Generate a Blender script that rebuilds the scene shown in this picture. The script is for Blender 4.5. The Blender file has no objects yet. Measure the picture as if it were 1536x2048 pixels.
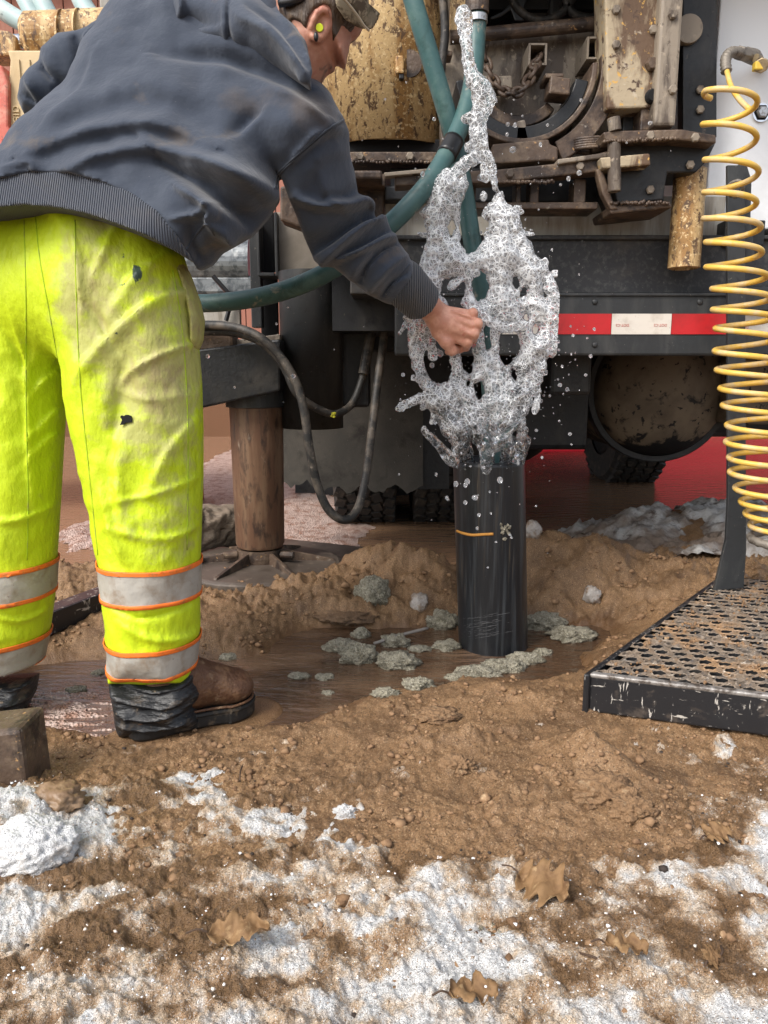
import bpy, bmesh, math, random
import numpy as np
from mathutils import Vector, Matrix

random.seed(7)
rng = np.random.default_rng(7)
scene = bpy.context.scene
coll = scene.collection

# ------------------------------------------------------------------ camera
FPX, PITCH, CAMH = 1541.0, math.radians(10.5), 0.70      # focal length in photo pixels, tilt down, height
cam_d = bpy.data.cameras.new('camera')
cam = bpy.data.objects.new('camera', cam_d)
coll.objects.link(cam)
cam.location = (0, 0, CAMH)
cam.rotation_euler = (math.radians(90) - PITCH, 0, 0)
cam_d.sensor_fit = 'VERTICAL'
cam_d.sensor_height = 36.0
cam_d.lens = FPX / 2048.0 * 36.0
cam_d.clip_start, cam_d.clip_end = 0.02, 600
scene.camera = cam

# ------------------------------------------------------------------ sky, sun, exposure
SUN_EL, SUN_AZ = math.radians(45), math.radians(-136)     # azimuth from +Y towards +X (behind and left of the camera)
world = bpy.data.worlds.new('World')
scene.world = world
world.use_nodes = True
wn = world.node_tree.nodes
wl = world.node_tree.links
bg = wn.get('Background')
sky = wn.new('ShaderNodeTexSky')
sky.sky_type = 'NISHITA'
sky.sun_disc = False
sky.sun_elevation = SUN_EL
sky.sun_rotation = SUN_AZ
sky.air_density = 1.0
sky.dust_density = 3.0
sky.ozone_density = 0.6
hsv = wn.new('ShaderNodeHueSaturation'); hsv.inputs['Saturation'].default_value = .45      # thin cloud greys the blue
wl.new(sky.outputs[0], hsv.inputs['Color']); wl.new(hsv.outputs[0], bg.inputs[0])
bg.inputs[1].default_value = 0.15
sun_d = bpy.data.lights.new('sun', 'SUN')
sun_d.energy = 1.5
sun_d.angle = math.radians(18)
sun_d.color = (1.0, 0.95, 0.88)
sun = bpy.data.objects.new('sun', sun_d)
coll.objects.link(sun)
sdir = Vector((math.sin(SUN_AZ) * math.cos(SUN_EL), math.cos(SUN_AZ) * math.cos(SUN_EL), math.sin(SUN_EL)))
sun.rotation_euler = sdir.to_track_quat('Z', 'Y').to_euler()
sun.location = (-3, -3, 6)
vs = scene.view_settings
vs.view_transform = 'Standard'
vs.look = 'None'
vs.exposure = 0.88
vs.gamma = 1.0
vs.use_curve_mapping = False

# ------------------------------------------------------------------ where a point of the photograph lies in the place
CT, ST = math.cos(PITCH), math.sin(PITCH)
def ray(u, v):
    dx, dz = (u - 768.0) / FPX, -(v - 1024.0) / FPX
    return np.array((dx, CT + dz * ST, -ST + dz * CT))
def at(u, v, Y):
    d = ray(u, v)
    return np.array((0, 0, CAMH)) + d * (Y / d[1])
def gp(u, v, z=0.0):
    d = ray(u, v)
    return np.array((0, 0, CAMH)) + d * ((z - CAMH) / d[2])
def pxm(px, Y):
    return px * Y / FPX * 0.99

# ------------------------------------------------------------------ noise
_perm = np.random.default_rng(3).permutation(256)
_perm = np.concatenate([_perm, _perm, _perm])
_ang = np.random.default_rng(4).uniform(0, 2 * np.pi, 256)
_gx, _gy = np.cos(_ang), np.sin(_ang)
_g3 = np.random.default_rng(5).normal(size=(256, 3))
_g3 /= np.linalg.norm(_g3, axis=1)[:, None]
def pn2(x, y, s=0):
    xi, yi = np.floor(x).astype(int), np.floor(y).astype(int)
    xf, yf = x - xi, y - yi
    u, v = xf * xf * xf * (xf * (xf * 6 - 15) + 10), yf * yf * yf * (yf * (yf * 6 - 15) + 10)
    def g(ix, iy, fx, fy):
        h = _perm[_perm[(ix + s * 17) & 255] + ((iy + s * 31) & 255)]
        return _gx[h] * fx + _gy[h] * fy
    a, b = g(xi, yi, xf, yf), g(xi + 1, yi, xf - 1, yf)
    c, d = g(xi, yi + 1, xf, yf - 1), g(xi + 1, yi + 1, xf - 1, yf - 1)
    return (a + u * (b - a)) * (1 - v) + (c + u * (d - c)) * v
def fbm2(x, y, oct=4, s=0, gain=.5):
    t, a, f = 0, 1.0, 1.0
    for k in range(oct):
        t = t + a * pn2(x * f, y * f, s + k)
        a *= gain; f *= 2.03
    return t
def pn3(x, y, z, s=0):
    xi, yi, zi = np.floor(x).astype(int), np.floor(y).astype(int), np.floor(z).astype(int)
    xf, yf, zf = x - xi, y - yi, z - zi
    u, v, w = [q * q * (3 - 2 * q) for q in (xf, yf, zf)]
    def g(a, b, c):
        h = _perm[_perm[_perm[(xi + a + s * 13) & 255] + ((yi + b) & 255)] + ((zi + c) & 255)]
        return _g3[h, 0] * (xf - a) + _g3[h, 1] * (yf - b) + _g3[h, 2] * (zf - c)
    def L(p, q, t): return p + t * (q - p)
    return L(L(L(g(0,0,0), g(1,0,0), u), L(g(0,1,0), g(1,1,0), u), v), L(L(g(0,0,1), g(1,0,1), u), L(g(0,1,1), g(1,1,1), u), v), w)
def fbm3(P, scale, oct=3, s=0):
    t, a = 0, 1.0
    for k in range(oct):
        t = t + a * pn3(P[:, 0] * scale, P[:, 1] * scale, P[:, 2] * scale, s + k)
        a *= .5; scale *= 2.02
    return t
def cells3(P, scale, s=0):
    """distance to the nearest and second nearest of jittered points: bubbles, crumbs"""
    q = P * scale
    i0 = np.floor(q).astype(int)
    best = np.full(len(P), 9.0); sec = np.full(len(P), 9.0)
    for a in (-1, 0, 1):
        for b in (-1, 0, 1):
            for c in (-1, 0, 1):
                ci = i0 + (a, b, c)
                h = _perm[_perm[_perm[(ci[:, 0] + s) & 255] + (ci[:, 1] & 255)] + (ci[:, 2] & 255)]
                j = np.stack([(_perm[h] / 255.), (_perm[h + 1] / 255.), (_perm[h + 2] / 255.)], 1)
                d = np.linalg.norm(ci + j - q, axis=1)
                sec = np.where(d < best, best, np.minimum(sec, d))
                best = np.minimum(best, d)
    return best, sec
def sstep(a, b, x):
    t = np.clip((x - a) / (b - a), 0, 1)
    return t * t * (3 - 2 * t)

# ------------------------------------------------------------------ objects
ORG = {}
def org(o): return ORG.get(o.name, np.zeros(3)) if o is not None else np.zeros(3)
def put(o, label, cat, group=None):
    o['label'] = label; o['category'] = cat
    if group: o['group'] = group
    return o
def thing(name, label, cat, loc, group=None):
    o = bpy.data.objects.new(name, None)
    o.empty_display_size = .1
    coll.objects.link(o)
    o.location = tuple(float(q) for q in loc)
    ORG[o.name] = np.array(loc, float)
    return put(o, label, cat, group)
def mesh(name, V, F, mat, root=None, smooth=False, bevel=0, kind=None, label=None, attrs=None):
    V = np.asarray(V, float)
    if root is None and kind is None:
        o3 = np.array(((V[:, 0].min() + V[:, 0].max()) / 2, (V[:, 1].min() + V[:, 1].max()) / 2, V[:, 2].min()))
    elif root is None:
        o3 = np.zeros(3)
    else:
        o3 = org(root)
    me = bpy.data.meshes.new(name)
    if isinstance(F, np.ndarray):
        n, k = F.shape
        me.vertices.add(len(V)); me.vertices.foreach_set('co', (V - o3).astype(np.float32).ravel())
        me.loops.add(n * k); me.loops.foreach_set('vertex_index', F.astype(np.int32).ravel())
        me.polygons.add(n); me.polygons.foreach_set('loop_start', np.arange(0, n * k, k, dtype=np.int32))
        me.update(calc_edges=True)
    else:
        me.from_pydata((V - o3).tolist(), [], F)
    if smooth:
        me.polygons.foreach_set('use_smooth', np.ones(len(me.polygons), dtype=bool))
    for k, arr in (attrs or {}).items():
        me.attributes.new(k, 'FLOAT', 'POINT').data.foreach_set('value', np.asarray(arr, np.float32))
    me.validate()
    if mat: me.materials.append(mat)
    o = bpy.data.objects.new(name, me)
    coll.objects.link(o)
    if root is not None:
        o.parent = root
    else:
        o.location = tuple(o3)
    ORG[o.name] = o3
    if bevel:
        b = o.modifiers.new('edge', 'BEVEL'); b.width = bevel; b.segments = 2; b.limit_method = 'ANGLE'; b.angle_limit = math.radians(35)
        b.harden_normals = False
    if kind: o['kind'] = kind
    if label: o['label'] = label
    return o
def copy_part(src, root, delta):
    c = src.copy(); coll.objects.link(c); c.parent = root
    c.location = tuple(float(q) for q in delta); ORG[c.name] = org(root)
    return c

class MB:
    def __init__(s): s.V, s.F, s.n = [], [], 0
    def add(s, V, F):
        V = np.asarray(V, float)
        s.V.append(V); s.F += [[i + s.n for i in f] for f in F]; s.n += len(V)
        return s
    def box(s, c, size, R=None):
        h = np.array(size) / 2
        V = np.array([(x, y, z) for x in (-1, 1) for y in (-1, 1) for z in (-1, 1)], float) * h
        if R is not None: V = V @ np.array(R).T
        return s.add(V + np.array(c), [(0, 1, 3, 2), (4, 6, 7, 5), (0, 4, 5, 1), (2, 3, 7, 6), (0, 2, 6, 4), (1, 5, 7, 3)])
    def pbox(s, u0, v0, u1, v1, Y, dep):
        """box whose front stands at distance Y and fills that window of the view, going dep metres back"""
        vm, um = (v0 + v1) / 2, (u0 + u1) / 2
        x0, x1 = at(u0, vm, Y)[0], at(u1, vm, Y)[0]
        z1, z0 = at(um, v0, Y)[2], at(um, v1, Y)[2]
        return s.box(((x0 + x1) / 2, Y + dep / 2, (z0 + z1) / 2), (x1 - x0, dep, z1 - z0))
    def prism(s, pts, y0, y1):
        """polygon of (x, z) points extruded from y0 to y1"""
        n = len(pts)
        a = sum(pts[i][0] * pts[(i + 1) % n][1] - pts[(i + 1) % n][0] * pts[i][1] for i in range(n))
        if a < 0: pts = pts[::-1]
        V = [(p[0], y0, p[1]) for p in pts] + [(p[0], y1, p[1]) for p in pts]
        F = [list(range(n)), list(range(2 * n - 1, n - 1, -1))] + [[(i + 1) % n, i, n + i, n + (i + 1) % n] for i in range(n)]
        return s.add(V, F)
    def pprism(s, px, Y, dep):
        return s.prism([tuple(at(u, v, Y)[[0, 2]]) for u, v in px], Y, Y + dep)
    def tube(s, path, r, n=12, caps=True):
        P = np.asarray(path, float); m = len(P)
        r = np.broadcast_to(np.asarray(r, float), (m,))
        T = np.gradient(P, axis=0); T /= np.linalg.norm(T, axis=1)[:, None] + 1e-12
        ref = np.array((0, 0, 1.)) if abs(T[0, 2]) < .9 else np.array((1., 0, 0))
        N = ref - T[0] * ref.dot(T[0]); N /= np.linalg.norm(N)
        V = []
        a = np.linspace(0, 2 * np.pi, n, endpoint=False)
        for i in range(m):
            N = N - T[i] * N.dot(T[i]); N /= np.linalg.norm(N)
            B = np.cross(T[i], N)
            V.append(P[i] + r[i] * (np.cos(a)[:, None] * N + np.sin(a)[:, None] * B))
        F = [[i * n + j, i * n + (j + 1) % n, (i + 1) * n + (j + 1) % n, (i + 1) * n + j] for i in range(m - 1) for j in range(n)]
        if caps: F += [list(range(n - 1, -1, -1)), list(range((m - 1) * n, m * n))]
        return s.add(np.concatenate(V), F)
    def lathe(s, prof, c, ax='z', n=32, a0=0., a1=2 * math.pi):
        """profile of (radius, height) turned about an axis through c"""
        full = abs(a1 - a0 - 2 * math.pi) < 1e-6
        m = n if full else n + 1
        a = np.linspace(a0, a1, n + 1)[:m]
        V = []
        for (r, h) in prof:
            C_, S_ = r * np.cos(a), r * np.sin(a); H = np.full(m, h)
            V.append(np.stack({'z': (C_, S_, H), 'y': (C_, H, S_), 'x': (H, C_, S_)}[ax], 1) + np.array(c))
        k = len(prof); F = []
        for i in range(k - 1):
            for j in range(n):
                q = [i * m + j, i * m + (j + 1) % m, (i + 1) * m + (j + 1) % m, (i + 1) * m + j]
                F.append(q if ax != 'y' else q[::-1])
        return s.add(np.concatenate(V), F)
    def ico(s, c, r, sub=1, jit=0., sq=(1, 1, 1)):
        V, F = _ICO[sub]
        W = V * r * np.array(sq)
        if jit: W = W * (1 + jit * rng.uniform(-1, 1, (len(V), 1)))
        return s.add(W + np.array(c), F)
    def obj(s, name, mat, root=None, **k):
        return mesh(name, np.concatenate(s.V), s.F, mat, root, **k)
_ICO = {}
for _s in (1, 2, 3):
    _b = bmesh.new(); bmesh.ops.create_icosphere(_b, subdivisions=_s, radius=1)
    _b.verts.ensure_lookup_table()
    _ICO[_s] = (np.array([tuple(q.co) for q in _b.verts]), [[q.index for q in f.verts] for f in _b.faces]); _b.free()
def spline(pts, n=60):
    P = np.asarray(pts, float)
    P = np.vstack([2 * P[0] - P[1], P, 2 * P[-1] - P[-2]])
    k = len(P) - 3
    out = []
    for t in np.linspace(0, k - 1e-9, n):
        i = int(t); f = t - i
        p0, p1, p2, p3 = P[i:i + 4]
        out.append(.5 * (2 * p1 + (p2 - p0) * f + (2 * p0 - 5 * p1 + 4 * p2 - p3) * f * f + (3 * p1 - p0 - 3 * p2 + p3) * f ** 3))
    return np.array(out)
def rotm(ax, deg): return np.array(Matrix.Rotation(math.radians(deg), 3, ax))

# ------------------------------------------------------------------ solid shapes from distance fields (surface nets)
def nets(Fd, xs, ys, zs):
    neg = Fd < 0
    nx, ny, nz = Fd.shape
    c = np.zeros((nx - 1, ny - 1, nz - 1), np.uint8)
    for a in (0, 1):
        for b in (0, 1):
            for d in (0, 1):
                c += neg[a:nx - 1 + a, b:ny - 1 + b, d:nz - 1 + d]
    I = np.argwhere((c > 0) & (c < 8))
    idx = np.full(c.shape, -1, np.int64); idx[I[:, 0], I[:, 1], I[:, 2]] = np.arange(len(I))
    acc = np.zeros((len(I), 3)); cnt = np.zeros(len(I))
    A3 = (xs, ys, zs)
    for ax in range(3):
        o1, o2 = [k for k in range(3) if k != ax]
        for a in (0, 1):
            for b in (0, 1):
                J = I.copy(); J[:, o1] += a; J[:, o2] += b
                K = J.copy(); K[:, ax] += 1
                f0, f1 = Fd[J[:, 0], J[:, 1], J[:, 2]], Fd[K[:, 0], K[:, 1], K[:, 2]]
                m = (f0 < 0) != (f1 < 0)
                t = np.where(m, f0 / np.where(m, f0 - f1, 1), 0)
                p = np.stack([A3[k][J[:, k]] for k in range(3)], 1)
                p[:, ax] += t * (A3[ax][K[:, ax]] - A3[ax][J[:, ax]])
                acc += p * m[:, None]; cnt += m
    V = acc / cnt[:, None]
    quads = []
    for ax in range(3):
        o1, o2 = (ax + 1) % 3, (ax + 2) % 3
        sl0 = [slice(None)] * 3; sl1 = [slice(None)] * 3
        sl0[ax] = slice(0, -1); sl1[ax] = slice(1, None)
        n0, n1 = neg[tuple(sl0)], neg[tuple(sl1)]
        E = np.argwhere(n0 != n1)
        ok = (E[:, o1] > 0) & (E[:, o2] > 0) & (E[:, o1] < Fd.shape[o1] - 1) & (E[:, o2] < Fd.shape[o2] - 1)
        E = E[ok]
        def cell(a, b):
            C_ = E.copy(); C_[:, o1] -= a; C_[:, o2] -= b
            return idx[C_[:, 0], C_[:, 1], C_[:, 2]]
        q = np.stack([cell(1, 1), cell(0, 1), cell(0, 0), cell(1, 0)], 1)
        fl = n1[tuple(E.T)]
        q[fl] = q[fl][:, ::-1]
        quads.append(q)
    return V, np.concatenate(quads)
class Field:
    def __init__(s, lo, hi, h):
        s.ax = [np.arange(lo[k] - 2 * h, hi[k] + 3 * h, h) for k in range(3)]
        s._mk()
    def _mk(s): s.F = np.full([len(a) for a in s.ax], 1.0, np.float32)
    @classmethod
    def grid(cls, xs, ys, zs):
        f = cls.__new__(cls); f.ax = [xs, ys, zs]; f._mk(); return f
    def win(s, lo, hi):
        return tuple(slice(max(0, np.searchsorted(s.ax[k], lo[k]) - 1), np.searchsorted(s.ax[k], hi[k]) + 1) for k in range(3))
    def mesh_grid(s, w):
        return s.ax[0][w[0]][:, None, None], s.ax[1][w[1]][None, :, None], s.ax[2][w[2]][None, None, :]
    def merge(s, w, d, k=0., mode='add'):
        a = s.F[w]
        if mode == 'cut':
            d = -d
            if k: h = np.clip(.5 - .5 * (a - d) / k, 0, 1); s.F[w] = a + (d - a) * h + k * h * (1 - h)
            else: s.F[w] = np.maximum(a, d)
        elif k:
            h = np.clip(.5 + .5 * (d - a) / k, 0, 1); s.F[w] = d + (a - d) * h - k * h * (1 - h)
        else: s.F[w] = np.minimum(a, d)
    def cap(s, a, b, ra, rb, k=0.01, mode='add'):
        a, b = np.asarray(a, float), np.asarray(b, float)
        m = max(ra, rb) + 3 * k + .02
        w = s.win(np.minimum(a, b) - m, np.maximum(a, b) + m)
        X, Y, Z = s.mesh_grid(w)
        ab = b - a; L = ab.dot(ab) + 1e-12
        t = np.clip(((X - a[0]) * ab[0] + (Y - a[1]) * ab[1] + (Z - a[2]) * ab[2]) / L, 0, 1)
        d = np.sqrt((X - a[0] - t * ab[0]) ** 2 + (Y - a[1] - t * ab[1]) ** 2 + (Z - a[2] - t * ab[2]) ** 2) - (ra + (rb - ra) * t)
        s.merge(w, d, k, mode); return s
    def chain(s, pts, radii, k=.01):
        for i in range(len(pts) - 1): s.cap(pts[i], pts[i + 1], radii[i], radii[i + 1], k)
        return s
    def ell(s, c, r, k=.01, R=None, mode='add'):
        c, r = np.asarray(c, float), np.asarray(r, float)
        m = r.max() + 3 * k + .02
        w = s.win(c - m, c + m); X, Y, Z = s.mesh_grid(w)
        X, Y, Z = X - c[0], Y - c[1], Z - c[2]
        if R is not None:
            R = np.asarray(R); X, Y, Z = (R[0, 0] * X + R[1, 0] * Y + R[2, 0] * Z, R[0, 1] * X + R[1, 1] * Y + R[2, 1] * Z, R[0, 2] * X + R[1, 2] * Y + R[2, 2] * Z)
        q = np.sqrt((X / r[0]) ** 2 + (Y / r[1]) ** 2 + (Z / r[2]) ** 2)
        q2 = np.sqrt((X / r[0] ** 2) ** 2 + (Y / r[1] ** 2) ** 2 + (Z / r[2] ** 2) ** 2) + 1e-9
        s.merge(w, q * (q - 1) / q2, k, mode); return s
    def sheet(s, outline, plane, T, R, k=.01, folds=(), holes=(), ripple=None, mode='add', curve=None, m=.06, clip=None, keep=None, rag=None):
        """rounded body of half thickness T about a slanted plane, its outline a polygon, its folds as ridges"""
        po = plane.poly(outline)
        lo, hi = po.min(0), po.max(0)
        w = s.win((lo[0] - m, -9, lo[1] - m), (hi[0] + m, 99, hi[1] + m))
        x, z = s.ax[0][w[0]], s.ax[2][w[2]]
        X2, Z2 = np.meshgrid(x, z, indexing='ij')
        d = polydist(X2, Z2, po)
        for hpoly in holes: d = np.minimum(d, -polydist(X2, Z2, plane.poly(hpoly)))
        if rag is not None: d = d + rag(X2, Z2)
        Tm = T(X2, Z2, d) if callable(T) else T
        yc = plane.y(X2, Z2)
        if curve is not None: yc = yc + curve(X2, Z2, d)
        disp = 0; fo = -.85 * (T if np.isscalar(T) else 0.)
        for f in folds: disp = disp + stroke(X2, Z2, plane.line(f[0], fo), f[1], f[2], f[3] if len(f) > 3 else .45)
        if ripple is not None: disp = disp + ripple(X2, Z2)
        e = (1 - np.minimum(d, R) / R) ** 2
        Yg = s.ax[1][w[1]][None, :, None]
        q = np.sqrt(((Yg - yc[:, None, :]) / (Tm if np.isscalar(Tm) else Tm[:, None, :])) ** 2 + e[:, None, :]) - 1
        g = q * min(R, T if np.isscalar(T) else float(np.max(Tm)))
        if not np.isscalar(disp): g = g - disp[:, None, :] * sstep(.01, -.04, Yg - yc[:, None, :])
        if clip is not None: g = np.maximum(g, polydist(X2, Z2, plane.poly(clip, fo))[:, None, :])
        if keep is not None: g = np.maximum(g, -polydist(X2, Z2, plane.poly(keep, fo))[:, None, :])
        s.merge(w, g, k, mode); return s
    def get(s): return nets(s.F, *s.ax)
class Plane:
    def __init__(s, *p):
        P = np.array([at(*q) for q in p])
        if len(P) == 1: s.a, s.b, s.c = P[0, 1], 0., 0.
        else: s.a, s.b, s.c = np.linalg.solve(np.stack([np.ones(3), P[:, 0], P[:, 2]], 1), P[:, 1])
    def y(s, x, z): return s.a + s.b * x + s.c * z
    def pt(s, u, v, off=0.):
        d = ray(u, v); t = (s.a + off + s.c * CAMH) / (d[1] - s.b * d[0] - s.c * d[2])
        return np.array((0, 0, CAMH)) + d * t
    def poly(s, px, off=0.): return np.array([s.pt(*q, off)[[0, 2]] for q in px])
    def line(s, px, off=0.): return spline([s.pt(*q, off)[[0, 2]] for q in px], max(8, 5 * len(px)))
def polydist(X, Z, P):
    n = len(P); d = np.full(X.shape, 1e9); inside = np.zeros(X.shape, bool)
    for i in range(n):
        a, b = P[i], P[(i + 1) % n]; e = b - a
        t = np.clip(((X - a[0]) * e[0] + (Z - a[1]) * e[1]) / (e.dot(e) + 1e-12), 0, 1)
        d = np.minimum(d, (X - a[0] - t * e[0]) ** 2 + (Z - a[1] - t * e[1]) ** 2)
        c = (a[1] > Z) != (b[1] > Z)
        inside ^= c & (X < e[0] * (Z - a[1]) / (e[1] + 1e-15) + a[0])
    d = np.sqrt(d)
    return np.where(inside, d, -d)
def stroke(X, Z, P, w, amp, asym=.45):
    best = np.full(X.shape, 1e9); side = np.zeros(X.shape); par = np.zeros(X.shape)
    n = len(P)
    for i in range(n - 1):
        a, b = P[i], P[i + 1]; e = b - a
        t = np.clip(((X - a[0]) * e[0] + (Z - a[1]) * e[1]) / (e.dot(e) + 1e-12), 0, 1)
        dx, dz = X - a[0] - t * e[0], Z - a[1] - t * e[1]
        d = dx * dx + dz * dz
        m = d < best
        best = np.where(m, d, best); side = np.where(m, e[0] * dz - e[1] * dx, side); par = np.where(m, (i + t) / (n - 1), par)
    ww = np.where(side > 0, w, w * asym)
    taper = np.sin(np.pi * np.clip(.08 + .84 * par, 0, 1)) ** .6
    return amp * np.exp(-best / (ww * ww)) * taper
# ------------------------------------------------------------------ materials
def M(name, base, rough=.6, metal=0., layers=(), bumps=(), spec=.5, trans=0., ior=1.45, sheen=0., coat=0., sss=0., rough2=None):
    """base colour, then layers of noise-masked colours (colour, scale, low, high[, stretch, detail, attribute]), then bumps (scale, strength, distance[, kind, stretch])"""
    m = bpy.data.materials.new(name); m.use_nodes = True
    N, L = m.node_tree.nodes, m.node_tree.links
    b = N['Principled BSDF']
    def s(k, v):
        if k in b.inputs: b.inputs[k].default_value = v
    s('Roughness', rough); s('Metallic', metal); s('Specular IOR Level', spec); s('Transmission Weight', trans); s('IOR', ior)
    s('Sheen Weight', sheen); s('Coat Weight', coat); s('Coat Roughness', .15)
    if sss: s('Subsurface Weight', sss); s('Subsurface Radius', (.01, .005, .003)); s('Subsurface Scale', 1.0)
    tc = N.new('ShaderNodeTexCoord')
    def coords(st):
        if not st: return tc.outputs['Object']
        mp = N.new('ShaderNodeMapping'); mp.inputs['Scale'].default_value = st
        L.new(tc.outputs['Object'], mp.inputs[0]); return mp.outputs[0]
    col = None
    rgb = N.new('ShaderNodeRGB'); rgb.outputs[0].default_value = (*base, 1); col = rgb.outputs[0]
    rsock = None
    for i, ly in enumerate(layers):
        c, sc, lo, hi = ly[:4]
        st = ly[4] if len(ly) > 4 else None; det = ly[5] if len(ly) > 5 else 6; at_ = ly[6] if len(ly) > 6 else None
        nz = N.new('ShaderNodeTexNoise'); nz.inputs['Scale'].default_value = sc; nz.inputs['Detail'].default_value = det
        nz.inputs['Roughness'].default_value = .62; nz.inputs['Distortion'].default_value = .3
        L.new(coords(st), nz.inputs['Vector'])
        f = nz.outputs['Fac']
        if at_:
            an = N.new('ShaderNodeAttribute'); an.attribute_name = at_
            ma = N.new('ShaderNodeMath'); ma.operation = 'ADD'
            L.new(f, ma.inputs[0]); L.new(an.outputs['Fac'], ma.inputs[1]); f = ma.outputs[0]
        mr = N.new('ShaderNodeMapRange'); mr.inputs[1].default_value = lo; mr.inputs[2].default_value = hi
        L.new(f, mr.inputs[0])
        mx = N.new('ShaderNodeMix'); mx.data_type = 'RGBA'
        L.new(mr.outputs[0], mx.inputs[0]); L.new(col, mx.inputs[6]); mx.inputs[7].default_value = (*c, 1)
        col = mx.outputs[2]
        if rough2 is not None and i == rough2[0]:
            r2 = N.new('ShaderNodeMapRange'); r2.inputs[3].default_value = rough; r2.inputs[4].default_value = rough2[1]
            L.new(mr.outputs[0], r2.inputs[0]); L.new(r2.outputs[0], b.inputs['Roughness'])
    L.new(col, b.inputs['Base Color'])
    prev = None
    for bp in bumps:
        sc, stg, dist = bp[:3]; kind = bp[3] if len(bp) > 3 else 'noise'; st = bp[4] if len(bp) > 4 else None
        if kind == 'noise':
            t = N.new('ShaderNodeTexNoise'); t.inputs['Scale'].default_value = sc; t.inputs['Detail'].default_value = 5; out = t.outputs['Fac']
        elif kind == 'cell':
            t = N.new('ShaderNodeTexVoronoi'); t.inputs['Scale'].default_value = sc; out = t.outputs['Distance']
        else:
            t = N.new('ShaderNodeTexWave'); t.inputs['Scale'].default_value = sc; t.bands_direction = kind; t.inputs['Distortion'].default_value = .3; out = t.outputs['Fac']
        L.new(coords(st), t.inputs['Vector'])
        bn = N.new('ShaderNodeBump'); bn.inputs['Strength'].default_value = stg; bn.inputs['Distance'].default_value = dist
        L.new(out, bn.inputs['Height'])
        if prev: L.new(prev, bn.inputs['Normal'])
        prev = bn.outputs[0]
    if prev: L.new(prev, b.inputs['Normal'])
    return m

DUST = (.21, .165, .12)
sand_m = M('wet_sand', (.190, .106, .048), .62, layers=[((.245, .145, .072), 60, .42, .68), ((.095, .050, .022), 9, .46, .68), ((.36, .25, .145), 380, .55, .64), ((.060, .032, .015), 300, .53, .64), ((.115, .062, .030), 9, .62, 1.05, None, 4, 'wet')],
           bumps=[(260, .55, .004), (900, .5, .0018)], rough2=(4, .22))
snow_m = M('granular_snow', (.74, .74, .735), .34, layers=[((.60, .47, .34), 40, .58, .86, None, 12, 'dirt'), ((.36, .225, .125), 90, .80, 1.06, None, 12, 'dirt'), ((.80, .79, .77), 420, .56, .64), ((.30, .19, .11), 330, .57, .66), ((.19, .11, .052), 34, .96, 1.18, None, 10, 'dirt'), ((.10, .07, .05), 260, .68, .73)],
           bumps=[(300, 1., .007), (700, 1., .003)], sss=.0)
pond_m = M('pond_water', (.25, .15, .09), .10, layers=[((.26, .155, .09), 3, .45, .65, (1, 2.5, 1))], bumps=[(9, .22, .03, 'noise', (1, 3, 1)), (40, .12, .008, 'noise', (1, 2, 1))], ior=1.36)
water_m = M('muddy_water', (.075, .042, .024), .03, layers=[((.15, .092, .055), 3, .45, .65, (1, 2.5, 1))], bumps=[(15, .50, .02, 'noise', (1, 3.4, 1)), (60, .15, .006, 'noise', (1, 2, 1))], spec=.5, ior=2.0)
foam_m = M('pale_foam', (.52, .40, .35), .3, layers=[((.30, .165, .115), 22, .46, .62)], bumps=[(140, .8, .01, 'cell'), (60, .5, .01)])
grout_m = M('grey_grout', (.44, .40, .30), .75, layers=[((.25, .225, .16), 45, .46, .6), ((.60, .56, .45), 240, .54, .62), ((.07, .065, .042), 190, .58, .66)], bumps=[(170, 1., .009), (420, 1., .005, 'cell')])
ice_m = M('dirty_ice', (.44, .40, .36), .25, layers=[((.26, .18, .12), 40, .48, .62)], bumps=[(130, 1., .006)], trans=.15)
mud_m = M('wet_mud', (.20, .125, .07), .42, layers=[((.28, .185, .11), 40, .45, .65)], bumps=[(220, .4, .003)])
hood_m = M('charcoal_fleece', (.043, .053, .074), .95, layers=[((.075, .088, .112), 8, .5, .75), ((.12, .098, .078), 11, .60, .80), ((.13, .10, .075), 5, .88, 1.3, None, 6, 'dirt'), ((.15, .155, .17), 240, .69, .74)], bumps=[(520, .35, .0012), (34, .35, .008), (120, .2, .003)], sheen=.22, spec=.15)
rib_m = M('ribbed_cuff', (.042, .047, .058), .95, layers=[((.085, .075, .065), 15, .5, .8)], bumps=[(62, 1.0, .004, 'X', (1.1, 0, .85))], sheen=.3, spec=.2)
hem_m = M('ribbed_hem', (.050, .060, .082), .95, layers=[((.085, .082, .085), 12, .5, .8)], bumps=[(84, 1., .003, 'X', (1, 0, .30))], sheen=.3, spec=.2)
hivis_m = M('hi_vis_nylon', (.52, .66, .012), .5, layers=[((.45, .56, .018), 7, .42, .7, (1.5, 1, .8)), ((.42, .43, .12), 26, .66, .90, None, 12, 'dirt'), ((.35, .30, .13), 60, .90, 1.20, (1, 1, .7), 9, 'dirt'), ((.035, .06, .045), 70, .98, 1.06, None, 6, 'ink'), ((.26, .25, .06), 330, .66, .72)],
            bumps=[(60, .5, .006, 'noise', (1, 1, .6)), (26, .55, .012, 'noise', (1.2, 1, .6)), (620, .12, .0008)], spec=.4)
refl_m = M('reflective_tape', (.37, .35, .31), .42, layers=[((.25, .20, .15), 24, .48, .68), ((.10, .07, .05), 90, .66, .74)], bumps=[(60, .4, .004), (20, .3, .008)], spec=.6)
orange_m = M('orange_trim', (.80, .17, .02), .6, layers=[((.45, .15, .04), 60, .5, .7)], bumps=[(300, .4, .001)])
cuff_m = M('black_coated_cloth', (.016, .017, .019), .42, layers=[((.13, .10, .07), 30, .55, .75), ((.24, .18, .12), 90, .62, .75)], bumps=[(38, .9, .012, 'noise', (.5, .5, 1.9)), (120, .3, .003)])
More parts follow.
